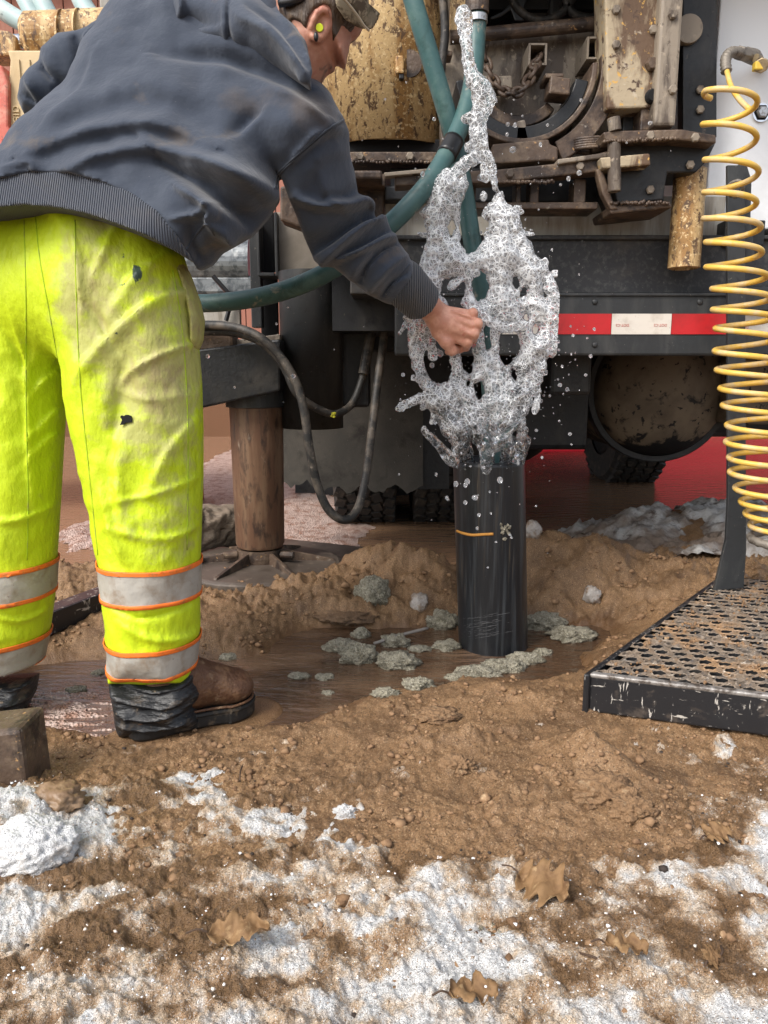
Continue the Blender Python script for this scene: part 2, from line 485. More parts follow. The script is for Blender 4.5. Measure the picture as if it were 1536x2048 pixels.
leather_m = M('brown_leather', (.095, .043, .021), .55, layers=[((.17, .09, .045), 35, .5, .68), ((.26, .17, .10), 50, .58, .72), ((.06, .03, .018), 80, .62, .72)], bumps=[(160, .8, .003), (34, .7, .010)])
sole_m = M('black_rubber', (.015, .015, .015), .5, layers=[((.12, .09, .06), 40, .55, .75)], bumps=[(120, .4, .002)])
skin_m = M('skin', (.52, .245, .17), .45, layers=[((.66, .36, .26), 40, .45, .65), ((.50, .17, .12), 60, .58, .74)], bumps=[(420, .3, .0008), (110, .25, .0016)], sss=.12)
ruddy_m = M('ruddy_skin', (.40, .185, .125), .48, layers=[((.46, .24, .17), 60, .45, .65), ((.34, .12, .085), 30, .52, .7), ((.07, .04, .028), 60, .8, 1.05, None, 6, 'beard')], bumps=[(420, .3, .0008)], sss=.12)
hair_m = M('brown_hair', (.050, .030, .018), .5, layers=[((.13, .085, .05), 60, .5, .7, (1, 1, .25))], bumps=[(170, 1., .004, 'noise', (1, 1, .2))])
cap_m = M('camouflage_cloth', (.19, .155, .105), .85, layers=[((.075, .055, .035), 30, .5, .56), ((.33, .28, .2), 45, .56, .62), ((.10, .085, .05), 22, .56, .62)], bumps=[(900, .4, .0008)])
lime_m = M('lime_plug', (.62, .72, .03), .6)
black_m = M('black_plastic', (.012, .012, .013), .35)
casing_m = M('black_plastic_pipe', (.010, .011, .013), .34, layers=[((.036, .04, .044), 9, .5, .72, (9, 9, .35)), ((.10, .075, .05), 14, .60, .78, (10, 10, .25)), ((.15, .15, .15), 90, .71, .75, (1.5, 1.5, 14))], bumps=[(60, .2, .002, 'noise', (6, 6, .4))], rough2=(0, .5))
tan_m = M('worn_tan_paint', (.56, .39, .19), .55, layers=[((.33, .18, .06), 9, .46, .62, (1.6, 1.6, .35)), ((.12, .07, .04), 46, .53, .60, (1.2, 1.2, .6)), ((.70, .53, .29), 100, .55, .62), ((.16, .09, .045), 130, .58, .64), ((.085, .05, .03), 4.5, .56, .76, (2, 2, .25))], bumps=[(120, .35, .002), (18, .2, .006)])
tan2_m = M('flaking_tan_paint', (.38, .31, .21), .65, layers=[((.115, .07, .042), 8, .46, .54, (1.6, 1.6, .6)), ((.55, .33, .09), 70, .60, .64), ((.075, .045, .03), 45, .58, .64), ((.50, .43, .33), 24, .62, .7)], bumps=[(90, .5, .003), (300, .3, .001)])
grime_m = M('grimy_tan_steel', (.24, .20, .155), .55, layers=[((.085, .065, .05), 6, .48, .56, (2, 2, .7)), ((.35, .29, .22), 60, .6, .7), ((.06, .04, .03), 35, .6, .68)], bumps=[(80, .4, .003), (300, .3, .001)])
rust_m = M('brown_rust', (.085, .056, .039), .5, layers=[((.165, .118, .08), 18, .48, .66), ((.030, .020, .016), 16, .48, .60), ((.36, .21, .09), 80, .64, .70), ((.27, .23, .19), 50, .64, .72)], bumps=[(110, .5, .003), (30, .4, .005)])
jack_m = M('rusty_jack_tube', (.13, .068, .04), .5, layers=[((.20, .125, .075), 8, .46, .66, (3, 3, .35)), ((.05, .03, .022), 20, .52, .66, (2, 2, .6)), ((.29, .235, .18), 14, .62, .72, (2, 2, .7))], bumps=[(90, .3, .002)])
dark_m = M('oily_black_steel', (.011, .012, .014), .45, layers=[((.035, .031, .027), 9, .5, .75, (1, 1, .6)), ((.10, .08, .06), 40, .65, .73), ((.006, .006, .007), 20, .55, .65)], bumps=[(70, .4, .003), (240, .3, .0012)])
slate_m = M('grey_black_steel', (.026, .028, .03), .45, layers=[((.06, .06, .058), 6, .48, .7, (2, 2, .6)), ((.02, .02, .022), 40, .6, .66), ((.20, .18, .15), 120, .66, .72)], bumps=[(60, .3, .002)])
asph_m = M('black_sill', (.026, .027, .030), .6, layers=[((.065, .064, .062), 60, .5, .68), ((.15, .14, .125), 150, .66, .72), ((.09, .075, .06), 5, .55, .75)], bumps=[(150, .5, .002)])
band_m = M('dirty_pale_paint', (.37, .35, .31), .55, layers=[((.24, .21, .17), 10, .45, .65, (2.5, 1, .3)), ((.13, .11, .085), 22, .58, .72, (3, 1, .3)), ((.08, .065, .05), 160, .68, .73)], bumps=[(60, .15, .002)])
beige_m = M('beige_panel_paint', (.27, .235, .19), .55, layers=[((.19, .16, .125), 9, .48, .7), ((.08, .065, .05), 120, .68, .73)], bumps=[(60, .15, .002)])
white_m = M('white_paint', (.80, .82, .84), .3, layers=[((.66, .67, .68), 5, .5, .75), ((.25, .22, .2), 90, .73, .76)], bumps=[(12, .05, .004)])
redtape_m = M('red_reflective_tape', (.52, .018, .022), .35, layers=[((.36, .02, .02), 10, .5, .7), ((.15, .05, .04), 140, .70, .74)], bumps=[(50, .15, .001)])
whitetape_m = M('white_reflective_tape', (.68, .63, .56), .38, layers=[((.50, .44, .37), 16, .5, .7), ((.22, .16, .11), 130, .68, .73)], bumps=[(50, .15, .001)])
redink_m = M('red_print', (.55, .16, .13), .5)
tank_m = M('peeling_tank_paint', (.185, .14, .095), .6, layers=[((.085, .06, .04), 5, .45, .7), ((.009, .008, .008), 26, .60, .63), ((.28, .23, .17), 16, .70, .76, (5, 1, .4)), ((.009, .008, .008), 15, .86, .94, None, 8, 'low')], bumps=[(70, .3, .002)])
tyre_m = M('tyre_rubber', (.022, .021, .020), .75, layers=[((.075, .06, .045), 20, .5, .7), ((.13, .10, .07), 70, .62, .72)], bumps=[(160, .4, .002)])
flap_m = M('dusty_mud_flap', (.055, .05, .043), .75, layers=[((.09, .08, .066), 6, .42, .66), ((.035, .03, .026), 12, .54, .7), ((.10, .045, .03), 26, .66, .74), ((.19, .165, .13), 220, .64, .7)], bumps=[(180, .5, .0015)])
hose_m = M('green_rubber_hose', (.048, .112, .112), .42, layers=[((.12, .20, .175), 9, .5, .75), ((.24, .23, .19), 26, .62, .70), ((.03, .07, .065), 20, .56, .7)], bumps=[(140, .2, .001)])
pale_hose_m = M('pale_teal_hose', (.32, .42, .42), .5, layers=[((.48, .53, .52), 16, .45, .65, (1, 1, 1)), ((.16, .20, .2), 30, .6, .7)], bumps=[(90, .3, .002)])
blackhose_m = M('dusty_black_hose', (.022, .021, .020), .55, layers=[((.115, .095, .075), 22, .46, .66), ((.19, .16, .13), 70, .62, .7)], bumps=[(120, .5, .002)])
yellow_m = M('yellow_hose', (.66, .42, .08), .42, layers=[((.60, .44, .22), 20, .46, .60), ((.68, .36, .01), 60, .6, .7), ((.30, .18, .08), 90, .65, .73)], bumps=[(220, .2, .0008)])
brass_m = M('dull_brass', (.33, .26, .16), .42, .7, layers=[((.16, .12, .09), 60, .5, .66)], bumps=[(160, .3, .001)])
grit_m = M('grey_fitting', (.22, .195, .165), .55, .3, layers=[((.11, .095, .08), 60, .5, .66)], bumps=[(160, .4, .001)])
chrome_m = M('chrome_rod', (.72, .72, .74), .1, 1., layers=[((.4, .38, .36), 40, .55, .7)])
bolt_m = M('steel_bolt', (.50, .50, .50), .32, .8, layers=[((.25, .22, .19), 120, .5, .65)], bumps=[(200, .3, .001)])
galv_m = M('mottled_tank', (.20, .215, .225), .35, .6, layers=[((.09, .10, .108), 35, .46, .6), ((.34, .35, .35), 22, .58, .72)], bumps=[(50, .2, .002)])
wood_m = M('weathered_timber', (.20, .155, .115), .8, layers=[((.34, .28, .22), 14, .48, .68, (.5, 3, 3)), ((.08, .06, .045), 20, .55, .7, (.5, 3, 3))], bumps=[(40, .6, .004, 'noise', (.4, 3, 3))])
plate_m = M('muddy_steel_plate', (.095, .076, .062), .42, layers=[((.06, .046, .036), 8, .45, .65), ((.18, .14, .11), 30, .58, .7)], bumps=[(60, .3, .002)])
grate_m = M('worn_black_steel', (.20, .155, .115), .5, layers=[((.10, .085, .072), 34, .50, .62), ((.30, .185, .10), 13, .50, .62), ((.46, .40, .33), 60, .60, .70)], bumps=[(140, .7, .003), (420, .4, .0015)])
frame_m = M('scratched_black_paint', (.016, .016, .018), .36, layers=[((.10, .08, .065), 16, .58, .74), ((.46, .43, .39), 90, .62, .66, (1.2, 1.2, .25)), ((.42, .39, .35), 80, .63, .665, (.25, .25, 1.6)), ((.40, .37, .33), 26, .66, .70)], bumps=[(90, .3, .001)])
edge_m = M('bare_steel_edge', (.36, .34, .32), .4, .5, layers=[((.12, .10, .085), 50, .45, .62)], bumps=[(160, .5, .002)])
wrench_m = M('sunlit_cast_steel', (.55, .42, .24), .6, layers=[((.40, .28, .14), 12, .48, .7, (1, 1, .3))], bumps=[(150, .3, .002)])
wred_m = M('faded_red_paint', (.52, .12, .085), .5, layers=[((.60, .30, .22), 22, .5, .66), ((.22, .08, .06), 40, .6, .7)], bumps=[(120, .4, .002)])
siding_m = M('red_brown_siding', (.30, .125, .085), .75, layers=[((.36, .17, .12), 6, .48, .7, (1, 1, .2))], bumps=[(60, .3, .002)])
seam_m = M('siding_gap', (.05, .02, .016), .9)
red_m = M('bright_red_paint', (.50, .010, .028), .4, layers=[((.36, .010, .02), 3, .5, .7)])
leaf_m = M('dead_oak_leaf', (.20, .115, .05), .75, layers=[((.11, .055, .022), 30, .45, .62), ((.33, .22, .11), 60, .55, .68)], bumps=[(120, .4, .002)])
root_m = M('orange_root', (.48, .22, .04), .7)
twig_m = M('dark_twig', (.06, .035, .022), .8)
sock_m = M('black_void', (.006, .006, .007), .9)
# ------------------------------------------------------------------ ground: wet sand, pits full of water, snow in front
def bump(x, y, cx, cy, sx, sy, a, rot=0.):
    c, s = math.cos(math.radians(rot)), math.sin(math.radians(rot))
    X, Y = (x - cx) * c + (y - cy) * s, -(x - cx) * s + (y - cy) * c
    return a * np.exp(-((X / sx) ** 2 + (Y / sy) ** 2))
def plateau(x, y, cx, cy, sx, sy, a, p=4):
    return a * np.exp(-(np.abs((x - cx) / sx) ** p + np.abs((y - cy) / sy) ** p))
def ground0(x, y):
    wob = fbm2(x * 3.1, y * 3.1, 3, 5) * .09
    xx, yy = x + wob, y + fbm2(x * 3.3 + 9, y * 3.3, 3, 8) * .09
    z = .03 + 0 * x
    z = z - .075 * sstep(2.45, 2.75, yy) * (1 - sstep(14, 22, y))          # the flooded yard behind
    z = z + .10 * sstep(14, 22, y)
    # the pit round the casing and the puddle in front of the left leg
    z = z - plateau(xx, yy, .12, 1.84, .42, .20, .085)
    z = z - plateau(xx, yy, -.50, 1.60, .46, .20, .075)
    z = z - bump(xx, yy, .52, 2.0, .16, .15, .05)
    # heaps of cuttings
    z = z + bump(xx, yy, .00, 2.33, .13, .10, .105) + bump(xx, yy, .15, 2.27, .12, .10, .085) + bump(xx, yy, -.18, 2.16, .18, .09, .045)
    z = z + bump(xx, yy, .62, 2.27, .17, .13, .135) + bump(xx, yy, .44, 2.33, .12, .10, .12) + bump(xx, yy, .92, 2.22, .26, .20, .085)
    z = z + plateau(xx, yy, -.48, 2.42, .52, .34, .035) + bump(xx, yy, -.62, 2.02, .42, .14, .030) + bump(xx, yy, -.95, 2.3, .2, .2, .06) + bump(xx, yy, -.34, 1.98, .2, .08, .012)
    z = z + bump(xx, yy, .80, 1.72, .30, .28, .04) + bump(xx, yy, .30, 1.50, .30, .07, .018)
    # old snow bank behind the right heap
    z = z + bump(x, y, .98, 2.86, .40, .28, .16) + bump(x, y, 1.6, 2.9, .5, .5, .20)
    # foreground lumps
    z = z + bump(xx, yy, .405, 1.195, .075, .05, .055, -20) + bump(xx, yy, .34, 1.23, .05, .05, .03)
    z = z + plateau(xx, yy, .24, 1.16, .085, .07, .012, 6)
    z = z + bump(xx, yy, .125, 1.305, .035, .025, .024) + bump(xx, yy, .07, 1.30, .03, .02, .012)
    z = z + bump(x, y, -.55, 1.02, .16, .10, .04) + bump(x, y, -.62, .93, .12, .10, .025)
    z = z + 1.25 * sstep(8.6, 12.0, y) * sstep(.4, -.6, x)          # earth bank closing the flooded yard
    near = sstep(2.6, 2.0, y)
    z = z + fbm2(x * 5, y * 5, 3, 2) * .012 * near
    return z
def ground_detail(x, y):
    fl = sstep(-.02, .02, ground0(x, y)) * .85 + .15
    sh_ = np.shape(x); q = np.stack([np.ravel(x), np.ravel(y), np.ravel(ground0(x, y)) * 1.2], 1).astype(float); q[:, :2] += .006 * np.stack([fbm2(q[:, 0] * 40, q[:, 1] * 40, 2, 3), fbm2(q[:, 0] * 40 + 7, q[:, 1] * 40, 2, 4)], 1)
    k1 = cells3(q, 38, 1)[0].reshape(sh_); k2 = cells3(q, 85, 2)[0].reshape(sh_); k3 = cells3(q, 190, 3)[0].reshape(sh_)
    patch = sstep(-.05, .35, fbm2(x * 7, y * 9, 3, 25))
    clod = np.maximum(0, .55 - k1) * .020 * patch + np.maximum(0, .55 - k2) * .011 * (.35 + .65 * patch) + (.5 - k3) * .0042
    heap = sstep(1.95, 2.1, y) * (1 - sstep(2.5, 2.7, y))
    r = fbm2(x * 60, y * 60, 3, 31)
    ridg = np.abs(fbm2(x * 18, y * 22, 3, 41))
    far = sstep(3.2, 2.6, y)
    big = fbm2(x * 15, y * 19, 4, 43)
    return (clod * (1 + .9 * heap) * fl + r * .004 * fl - ridg * (.006 + .012 * heap) * fl + big * (.006 + .020 * heap) * fl) * far
def gz(x, y):
    x, y = np.atleast_1d(np.asarray(x, float)), np.atleast_1d(np.asarray(y, float))
    return ground0(x, y) + ground_detail(x, y)
def gzp(x, y): return float(gz(x, y)[0])
def on_ground(u, v):
    """the ground point seen at a pixel, by marching along the sight line"""
    d = ray(u, v); t = .6
    while t < 9:
        p = np.array((0, 0, CAMH)) + d * t
        if p[2] < gzp(p[0], p[1]): break
        t += .008
    return p
ext = np.array([1.25, 1.7, 2.6, 5, 12, 40, 150])
S_ = np.concatenate([-ext[::-1], np.linspace(-1, 1, 560), ext])
ynear = [.60]
while ynear[-1] < 5.0: ynear.append(ynear[-1] + .0026 * (ynear[-1] / .7) ** 1.25)
Y_ = np.concatenate([[-150, -30, -5, -.5, .3], ynear, [6, 8, 11, 14, 18, 22, 40, 150]])
GX = S_[:, None] * (.10 + .62 * np.clip(Y_, .45, 5.0))[None, :]
GY = np.broadcast_to(Y_[None, :], GX.shape)
def grid_faces(n, m):
    i = np.arange((n - 1) * m).reshape(n - 1, m)[:, :-1].ravel()
    return np.stack([i, i + m, i + m + 1, i + 1], 1)
# the man's boot and the jack foot press into the sand
BOOT_H, BOOT_T = gp(288, 1466, .006), gp(503, 1416, .006)
def press(x, y, z):
    a, b = BOOT_H[:2], BOOT_T[:2]; e = b - a
    t = np.clip(((x - a[0]) * e[0] + (y - a[1]) * e[1]) / e.dot(e), 0, 1)
    d = np.hypot(x - a[0] - t * e[0], y - a[1] - t * e[1])
    z = z + (.004 - z) * sstep(.10, .055, d)
    return z
gh = ground0(GX, GY)
GZ = press(GX, GY, gh + ground_detail(GX, GY))
wet = .42 * sstep(.035, .0, gh) * sstep(1.3, 1.5, GY) + .5 * sstep(2.5, 2.9, GY)
mesh('ground', np.stack([GX, GY, GZ], -1).reshape(-1, 3), grid_faces(*GX.shape), sand_m, smooth=True, kind='structure', attrs={'wet': wet.ravel()})

wx, wy = np.linspace(-9, 9, 10), np.linspace(1.30, 2.42, 4)
WX, WY = np.meshgrid(wx, wy, indexing='ij')
mesh('puddle_water', np.stack([WX, WY, 0 * WX], -1).reshape(-1, 3), grid_faces(*WX.shape), water_m, kind='structure')
WX, WY = np.meshgrid(wx, np.linspace(2.42, 17, 8), indexing='ij')
mesh('pond_water', np.stack([WX, WY, 0 * WX], -1).reshape(-1, 3), grid_faces(*WX.shape), pond_m, kind='structure')

# snow: its own crusted sheet over the sand, thick on the left and along the bottom, broken in the middle
def snow_cover(x, y):
    n = fbm2(x * 9, y * 9, 4, 61); n2 = fbm2(x * 34, y * 34, 3, 71)
    edge = 1.075 + .05 * np.clip(-x * 1.6, 0, 1) + .16 * sstep(.40, .62, x)
    m = (edge - y) * 2.4 + n * .80 + n2 * .60 + .14
    m = m - plateau(x, y, .18, 1.08, .20, .09, .9, 4) - bump(x, y, .405, 1.195, .12, .07, 1.0, -20) - bump(x, y, .33, 1.04, .06, .06, .45)
    m = m - bump(x, y, -.10, 1.0, .22, .045, .35)
    m = m + bump(x, y, -.58, 1.0, .12, .10, 1.0) + bump(x, y, -.06, 1.165, .03, .03, .6) + bump(x, y, .10, 1.15, .03, .02, .5) + bump(x, y, -.07, 1.00, .05, .035, .5)
    m = m + bump(x, y, .75, 1.12, .12, .13, .55) + bump(x, y, -.30, 1.36, .05, .03, .55) + bump(x, y, -.36, 1.41, .03, .02, .45)
    m = m + bump(x, y, .06, .88, .07, .06, .4) + bump(x, y, -.33, 1.12, .14, .03, .5)
    return m
sub = (S_ >= -1.0) & (S_ <= 1.0)
ny = int(np.searchsorted(Y_, 1.62))
s2 = np.linspace(-1.03, 1.03, 620); y2 = Y_[5:ny]
SX = s2[:, None] * (.10 + .62 * y2)[None, :]; SY = np.broadcast_to(y2[None, :], SX.shape)
sm = snow_cover(SX, SY)
base = press(SX, SY, ground0(SX, SY) + ground_detail(SX, SY))
pg = np.stack([SX.ravel(), SY.ravel(), base.ravel()], 1)
pg[:, :2] += .004 * np.stack([fbm2(pg[:, 0] * 60, pg[:, 1] * 60, 2, 3), fbm2(pg[:, 0] * 60 + 7, pg[:, 1] * 60, 2, 4)], 1)
c1, c2 = cells3(pg * (1, 1, .3), 230); c3, c4 = cells3(pg * (1, 1, .3), 95, 9)
gran = ((.5 - c1) * .0030 + (.5 - c3) * .0042).reshape(SX.shape)
SZ = base + sm * .014 - .002 + np.where(sm > 0, gran * np.clip(sm * 4, 0, 1), 0) + fbm2(SX * 40, SY * 40, 3, 77) * .004
dirt = .47 + fbm2(SX * 6, SY * 9, 4, 81) * .80 + fbm2(SX * 22, SY * 28, 3, 83) * .35 - sstep(.2, 1.0, sm) * .16 + .22 * sstep(.25, .0, sm)
dirt += bump(SX, SY, -.40, .76, .09, .06, .35) + bump(SX, SY, -.36, .80, .05, .05, .4) + bump(SX, SY, -.48, .93, .05, .03, .35) - bump(SX, SY, -.60, 1.0, .12, .08, .6)
dirt += bump(SX, SY, -.25, .90, .16, .06, .25) + bump(SX, SY, .36, .83, .07, .05, .35) + bump(SX, SY, .20, .76, .05, .06, .3) - bump(SX, SY, .14, .80, .05, .07, .25)
f = grid_faces(*SX.shape)
keep = (sm.ravel()[f] > -.06).any(1)
f = f[keep]; used, inv = np.unique(f, return_inverse=True)
Vs = np.stack([SX, SY, SZ], -1).reshape(-1, 3)[used]
mesh('snow', Vs, inv.reshape(f.shape), snow_m, smooth=True, kind='stuff', attrs={'dirt': dirt.ravel()[used]})
# the dirty bank in the shade under the truck
bx, by = np.meshgrid(np.linspace(.28, 2.6, 200), np.linspace(2.42, 3.7, 130), indexing='ij')
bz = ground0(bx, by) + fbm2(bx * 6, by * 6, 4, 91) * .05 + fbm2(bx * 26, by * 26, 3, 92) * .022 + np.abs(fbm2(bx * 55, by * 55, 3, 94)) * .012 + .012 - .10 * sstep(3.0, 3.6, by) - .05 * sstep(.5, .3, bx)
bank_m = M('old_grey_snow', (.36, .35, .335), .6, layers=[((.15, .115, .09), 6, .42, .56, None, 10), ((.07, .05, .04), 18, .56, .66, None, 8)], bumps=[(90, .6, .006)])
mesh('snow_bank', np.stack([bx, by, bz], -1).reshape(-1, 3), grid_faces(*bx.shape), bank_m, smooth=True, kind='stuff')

# loose crumbs of sand and grains of ice, far too many to count
def scatter(n, fx, keep_fn, size, mat, name, seed, squash=.7):
    r = np.random.default_rng(seed)
    V0, F0 = _ICO[1]; V0 = V0[:12] if len(V0) > 12 else V0
    x, y = fx(r, n)
    k = keep_fn(x, y, r); x, y = x[k], y[k]
    z = press(x, y, ground0(x, y) + ground_detail(x, y))
    s = size(r, len(x), x, y)
    base_, faces = _ICO[1]; base_ = np.asarray(base_); nb = len(base_)
    jit = 1 + .38 * r.uniform(-1, 1, (len(x), nb, 1))
    a = r.uniform(0, 2 * np.pi, len(x)); ca, sa = np.cos(a), np.sin(a)
    W = base_[None] * jit * s[:, None, None]
    W = np.stack([W[..., 0] * ca[:, None] - W[..., 1] * sa[:, None], W[..., 0] * sa[:, None] + W[..., 1] * ca[:, None], W[..., 2] * squash], -1)
    if name == 'snow_grains': z = z + np.maximum(0, snow_cover(x, y)) * .020
    W += np.stack([x, y, z + s * .25], 1)[:, None, :]
    F = (np.asarray(faces)[None] + (np.arange(len(x)) * nb)[:, None, None]).reshape(-1, 3)
    mesh(name, W.reshape(-1, 3), F, mat, kind='stuff', smooth=True)
def frustum(y0, y1, p=1.6):
    def fx(r, n):
        y = y0 + (y1 - y0) * r.uniform(0, 1, n) ** p
        return r.uniform(-1, 1, n) * (.03 + .54 * y), y
    return fx
crumb_m = M('sand_crumb', (.25, .15, .08), .85, layers=[((.13, .07, .035), 40, .48, .64), ((.42, .29, .17), 30, .62, .7)], bumps=[(500, .5, .0012)])
scatter(15000, frustum(.7, 2.5), lambda x, y, r: (r.uniform(0, 1, len(x)) < .04 + .9 * sstep(.05, .3, fbm2(x * 8, y * 8, 3, 51))) & (gz(x, y) > .003), lambda r, n, x, y: np.minimum(.0013 + .0018 * r.exponential(1, n), .010) * (.6 + .4 * y), crumb_m, 'sand_crumbs', 21)
grain_m = M('ice_grain', (.90, .92, .94), .22, layers=[((.55, .38, .24), 9, .50, .66), ((.74, .64, .52), 30, .5, .7)], trans=.2)
scatter(1000, frustum(.7, 1.45, 1.3), lambda x, y, r: snow_cover(x, y) + r.normal(0, .05, len(x)) > .25, lambda r, n, x, y: np.minimum(.0006 + .0006 * r.exponential(1, n), .0027), grain_m, 'snow_grains', 22)
scatter(900, lambda r, n: (r.normal(.085, .035, n), r.normal(.855, .03, n)), lambda x, y, r: x > -9, lambda r, n, x, y: np.minimum(.0010 + .0008 * r.exponential(1, n), .004), grout_m, 'grout_crumbs', 27)
speck_m = M('dark_grit', (.035, .025, .02), .8)
scatter(1500, frustum(.7, 1.6), lambda x, y, r: snow_cover(x, y) > .0, lambda r, n, x, y: .001 + .0009 * r.exponential(1, n), speck_m, 'dark_grit', 23)

# foam skin on the flooded yard
def foam_sheet(px, z0, name, seed, n=150, amp=.10, fx=9, fy=5, off=0., rel=.009):
    P = np.array([gp(*q)[:2] for q in px])
    lo, hi = P.min(0) - .12, P.max(0) + .12
    X, Y = np.meshgrid(np.linspace(lo[0], hi[0], n), np.linspace(lo[1], hi[1], n), indexing='ij')
    d = polydist(X, Y, P) + fbm2(X * fx, Y * fy, 4, seed) * amp - off
    Z = np.clip(d * .12, -.02, rel * .9) + z0 + np.abs(fbm2(X * 30, Y * 20, 3, seed + 3)) * rel
    F_ = grid_faces(n, n); k = (d.ravel()[F_] > -.02).any(1)
    mesh(name, np.stack([X, Y, Z], -1).reshape(-1, 3), F_[k], foam_m, smooth=True, kind='stuff')
foam_sheet([(400, 930), (470, 900), (600, 940), (690, 1010), (720, 1060), (700, 1092), (560, 1092), (400, 1040)], .004, 'pond_foam', 101)
foam_sheet([(30, 1392), (120, 1372), (225, 1380), (235, 1440), (215, 1478), (110, 1500), (30, 1490)], .0005, 'scum_and_glare', 141, 240, .13, 12, 55, .06, .0022)  # floating scum; its pale streaks also stand in for reflections on the water
foam_sheet([(190, 1040), (120, 1075), (150, 1100), (200, 1088)], .002, 'drifting_foam', 131, 60)
# ------------------------------------------------------------------ buildings beyond
bl = thing('outbuilding', 'long red-brown sided outbuilding beyond the flooded yard behind the man', 'building', (-5, 14.0, 0))
MB().box((-6.4, 14.14, 3.5), (12.6, .2, 7.2)).obj('backing_wall', seam_m, bl)
pb = MB().box((0, 0, 0), (.27, .03, 7.2)).obj('siding_plank', siding_m, bl, bevel=.006)
pb.location = tuple(np.array((-.3, 14.02, 3.5)) - org(bl)); ORG[pb.name] = org(bl)
me0 = pb.data
me0.vertices.foreach_set('co', (np.array([tuple(q.co) for q in me0.vertices]) + org(bl)).astype(np.float32).ravel())
for i in range(1, 43):
    copy_part(pb, bl, np.array((-.3 - .285 * i, 14.02 + .004 * (i % 3), 3.5)) - org(bl))
MB().box((-6.4, 13.9, 7.16), (13, .7, .16)).obj('eave', siding_m, bl, bevel=.01)
ct = thing('steel_container', 'bright red painted steel container standing past the pond behind the truck', 'container', (3.6, 9.0, -.02))
m = MB()
m.box((4.2, 10.1, 1.7), (7.4, 2, 3.4)).obj('shell', red_m, ct, bevel=.02)
for x in (.56, 7.84): MB().box((x, 9.06, 1.7), (.12, .08, 3.3)).obj('corner_post', red_m, ct, bevel=.008)

# ------------------------------------------------------------------ red machine behind the man
RM = thing('mud_pump', 'red painted pump housing mostly hidden behind the man, mirrored in the puddle', 'pump', (-1.6, 3.9, 0))
MB().box((-1.75, 3.9, 1.05), (1.75, .6, .95)).obj('housing', wred_m, RM, bevel=.03)
MB().box((-1.75, 3.585, 1.05), (1.4, .03, .22)).obj('mirror_stripe', white_m, RM, bevel=.006)  # white stripe added so the puddle mirrors pale streaks like sky
for x in (-2.45, -1.02): MB().box((x, 3.9, .28), (.08, .5, .62)).obj('leg', wred_m, RM, bevel=.01)
# ------------------------------------------------------------------ the drill truck
TR = thing('drill_truck', 'muddy well drilling truck with tan mast, black rear bumper, red and white tape', 'truck', (.2, 2.1, 0))
def bx(name, mat, u0, v0, u1, v1, Y, dep, bev=.004, **k): return MB().pbox(u0, v0, u1, v1, Y, dep).obj(name, mat, TR, bevel=bev, **k)
def pr(name, mat, px, Y, dep, bev=.004, root=None, **k): return MB().pprism(px, Y, dep).obj(name, mat, root or TR, bevel=bev, **k)
# body and chassis (dark bulk above and behind)
MB().box((1.0, 4.4, 2.35), (2.5, 4.0, 1.3)).obj('truck_bed', dark_m, TR)
MB().box((.75, 3.0, 1.85), (1.5, .5, .9)).obj('mast_housing', dark_m, TR)
MB().box((.62, 2.25, 2.05), (1.1, .75, .55)).obj('mast_shade_block', dark_m, TR)  # unseen mast overhang, added to shade the truck rear below
MB().box((.85, 4.4, .92), (2.0, 4.2, .22)).obj('chassis', dark_m, TR)
MB().box((.55, 3.5, .80), (.12, 2.4, .35)).obj('chassis_rail', dark_m, TR, bevel=.01)
m = MB(); m.tube([(-.2, 3.6, .48), (1.9, 3.6, .48)], .09, 16); m.ico((.58, 3.6, .48), .22, 3, 0, (1, .9, 1)); m.obj('axle', dark_m, TR, smooth=True)
MB().pbox(1050, 700, 1180, 900, 2.95, .25).obj('suspension_bracket', dark_m, TR, bevel=.02)
# wheels
def wheel(cx, cy, R, W, name_i):
    m = MB(); prof = [(R * .62, -W * .5), (R * .9, -W * .52), (R * .97, -W * .44), (R * .985, -W * .3), (R * .985, W * .3), (R * .97, W * .44), (R * .9, W * .52), (R * .62, W * .5)]
    m.lathe(prof, (cx, cy, R - .035), 'x', 64)
    w = m.obj('wheel', tyre_m, TR, smooth=False)
    t = MB(); nt = 46
    for k in range(nt):
        a = 2 * math.pi * k / nt
        for j in range(5):
            off = (j - 2) * W * .2; aa = a + (j % 2) * math.pi / nt
            R3 = rotm('X', -math.degrees(aa)) @ rotm('Z', 18 * (1 if j % 2 else -1))
            c = np.array((cx + off, cy + math.sin(aa) * R * .992, R - .035 + math.cos(aa) * R * .992))
            t.box(c, (W * .155, R * .105, R * .05), R3)
    tr = t.obj('tread', tyre_m, w, kind=None); tr['kind'] = 'stuff'
    MB().lathe([(.02, -W * .3), (R * .5, -W * .34), (R * .62, -W * .46), (R * .63, W * .46), (R * .5, W * .34), (.02, W * .3)], (cx, cy, R - .035), 'x', 32).obj('rim', dark_m, w, smooth=True)
wheel(-.085, 3.72, .50, .27, 0); wheel(.27, 3.72, .50, .27, 1); wheel(1.55, 5.0, .50, .30, 2); wheel(.93, 6.1, .50, .27, 3)
MB().box((.10, 4.3, .43), (1.2, .02, .92)).obj('gap_screen', dark_m, TR)  # dark sheet added to close the bright gap between the tyres
MB().box((1.53, 6.7, 1.02), (1.40, .2, 2.0)).obj('reflection_blocker_left', dark_m, TR, bevel=.02)  # dark box added to block the red container's reflection in the pond
MB().box((2.98, 6.3, 1.22), (1.5, .2, 1.8)).obj('reflection_blocker_right', dark_m, TR, bevel=.02)  # another added dark box, cutting the red reflection farther right
MB().pbox(1462, 711, 1760, 850, 2.9, .3).obj('battery_box', tank_m, TR, bevel=.02)
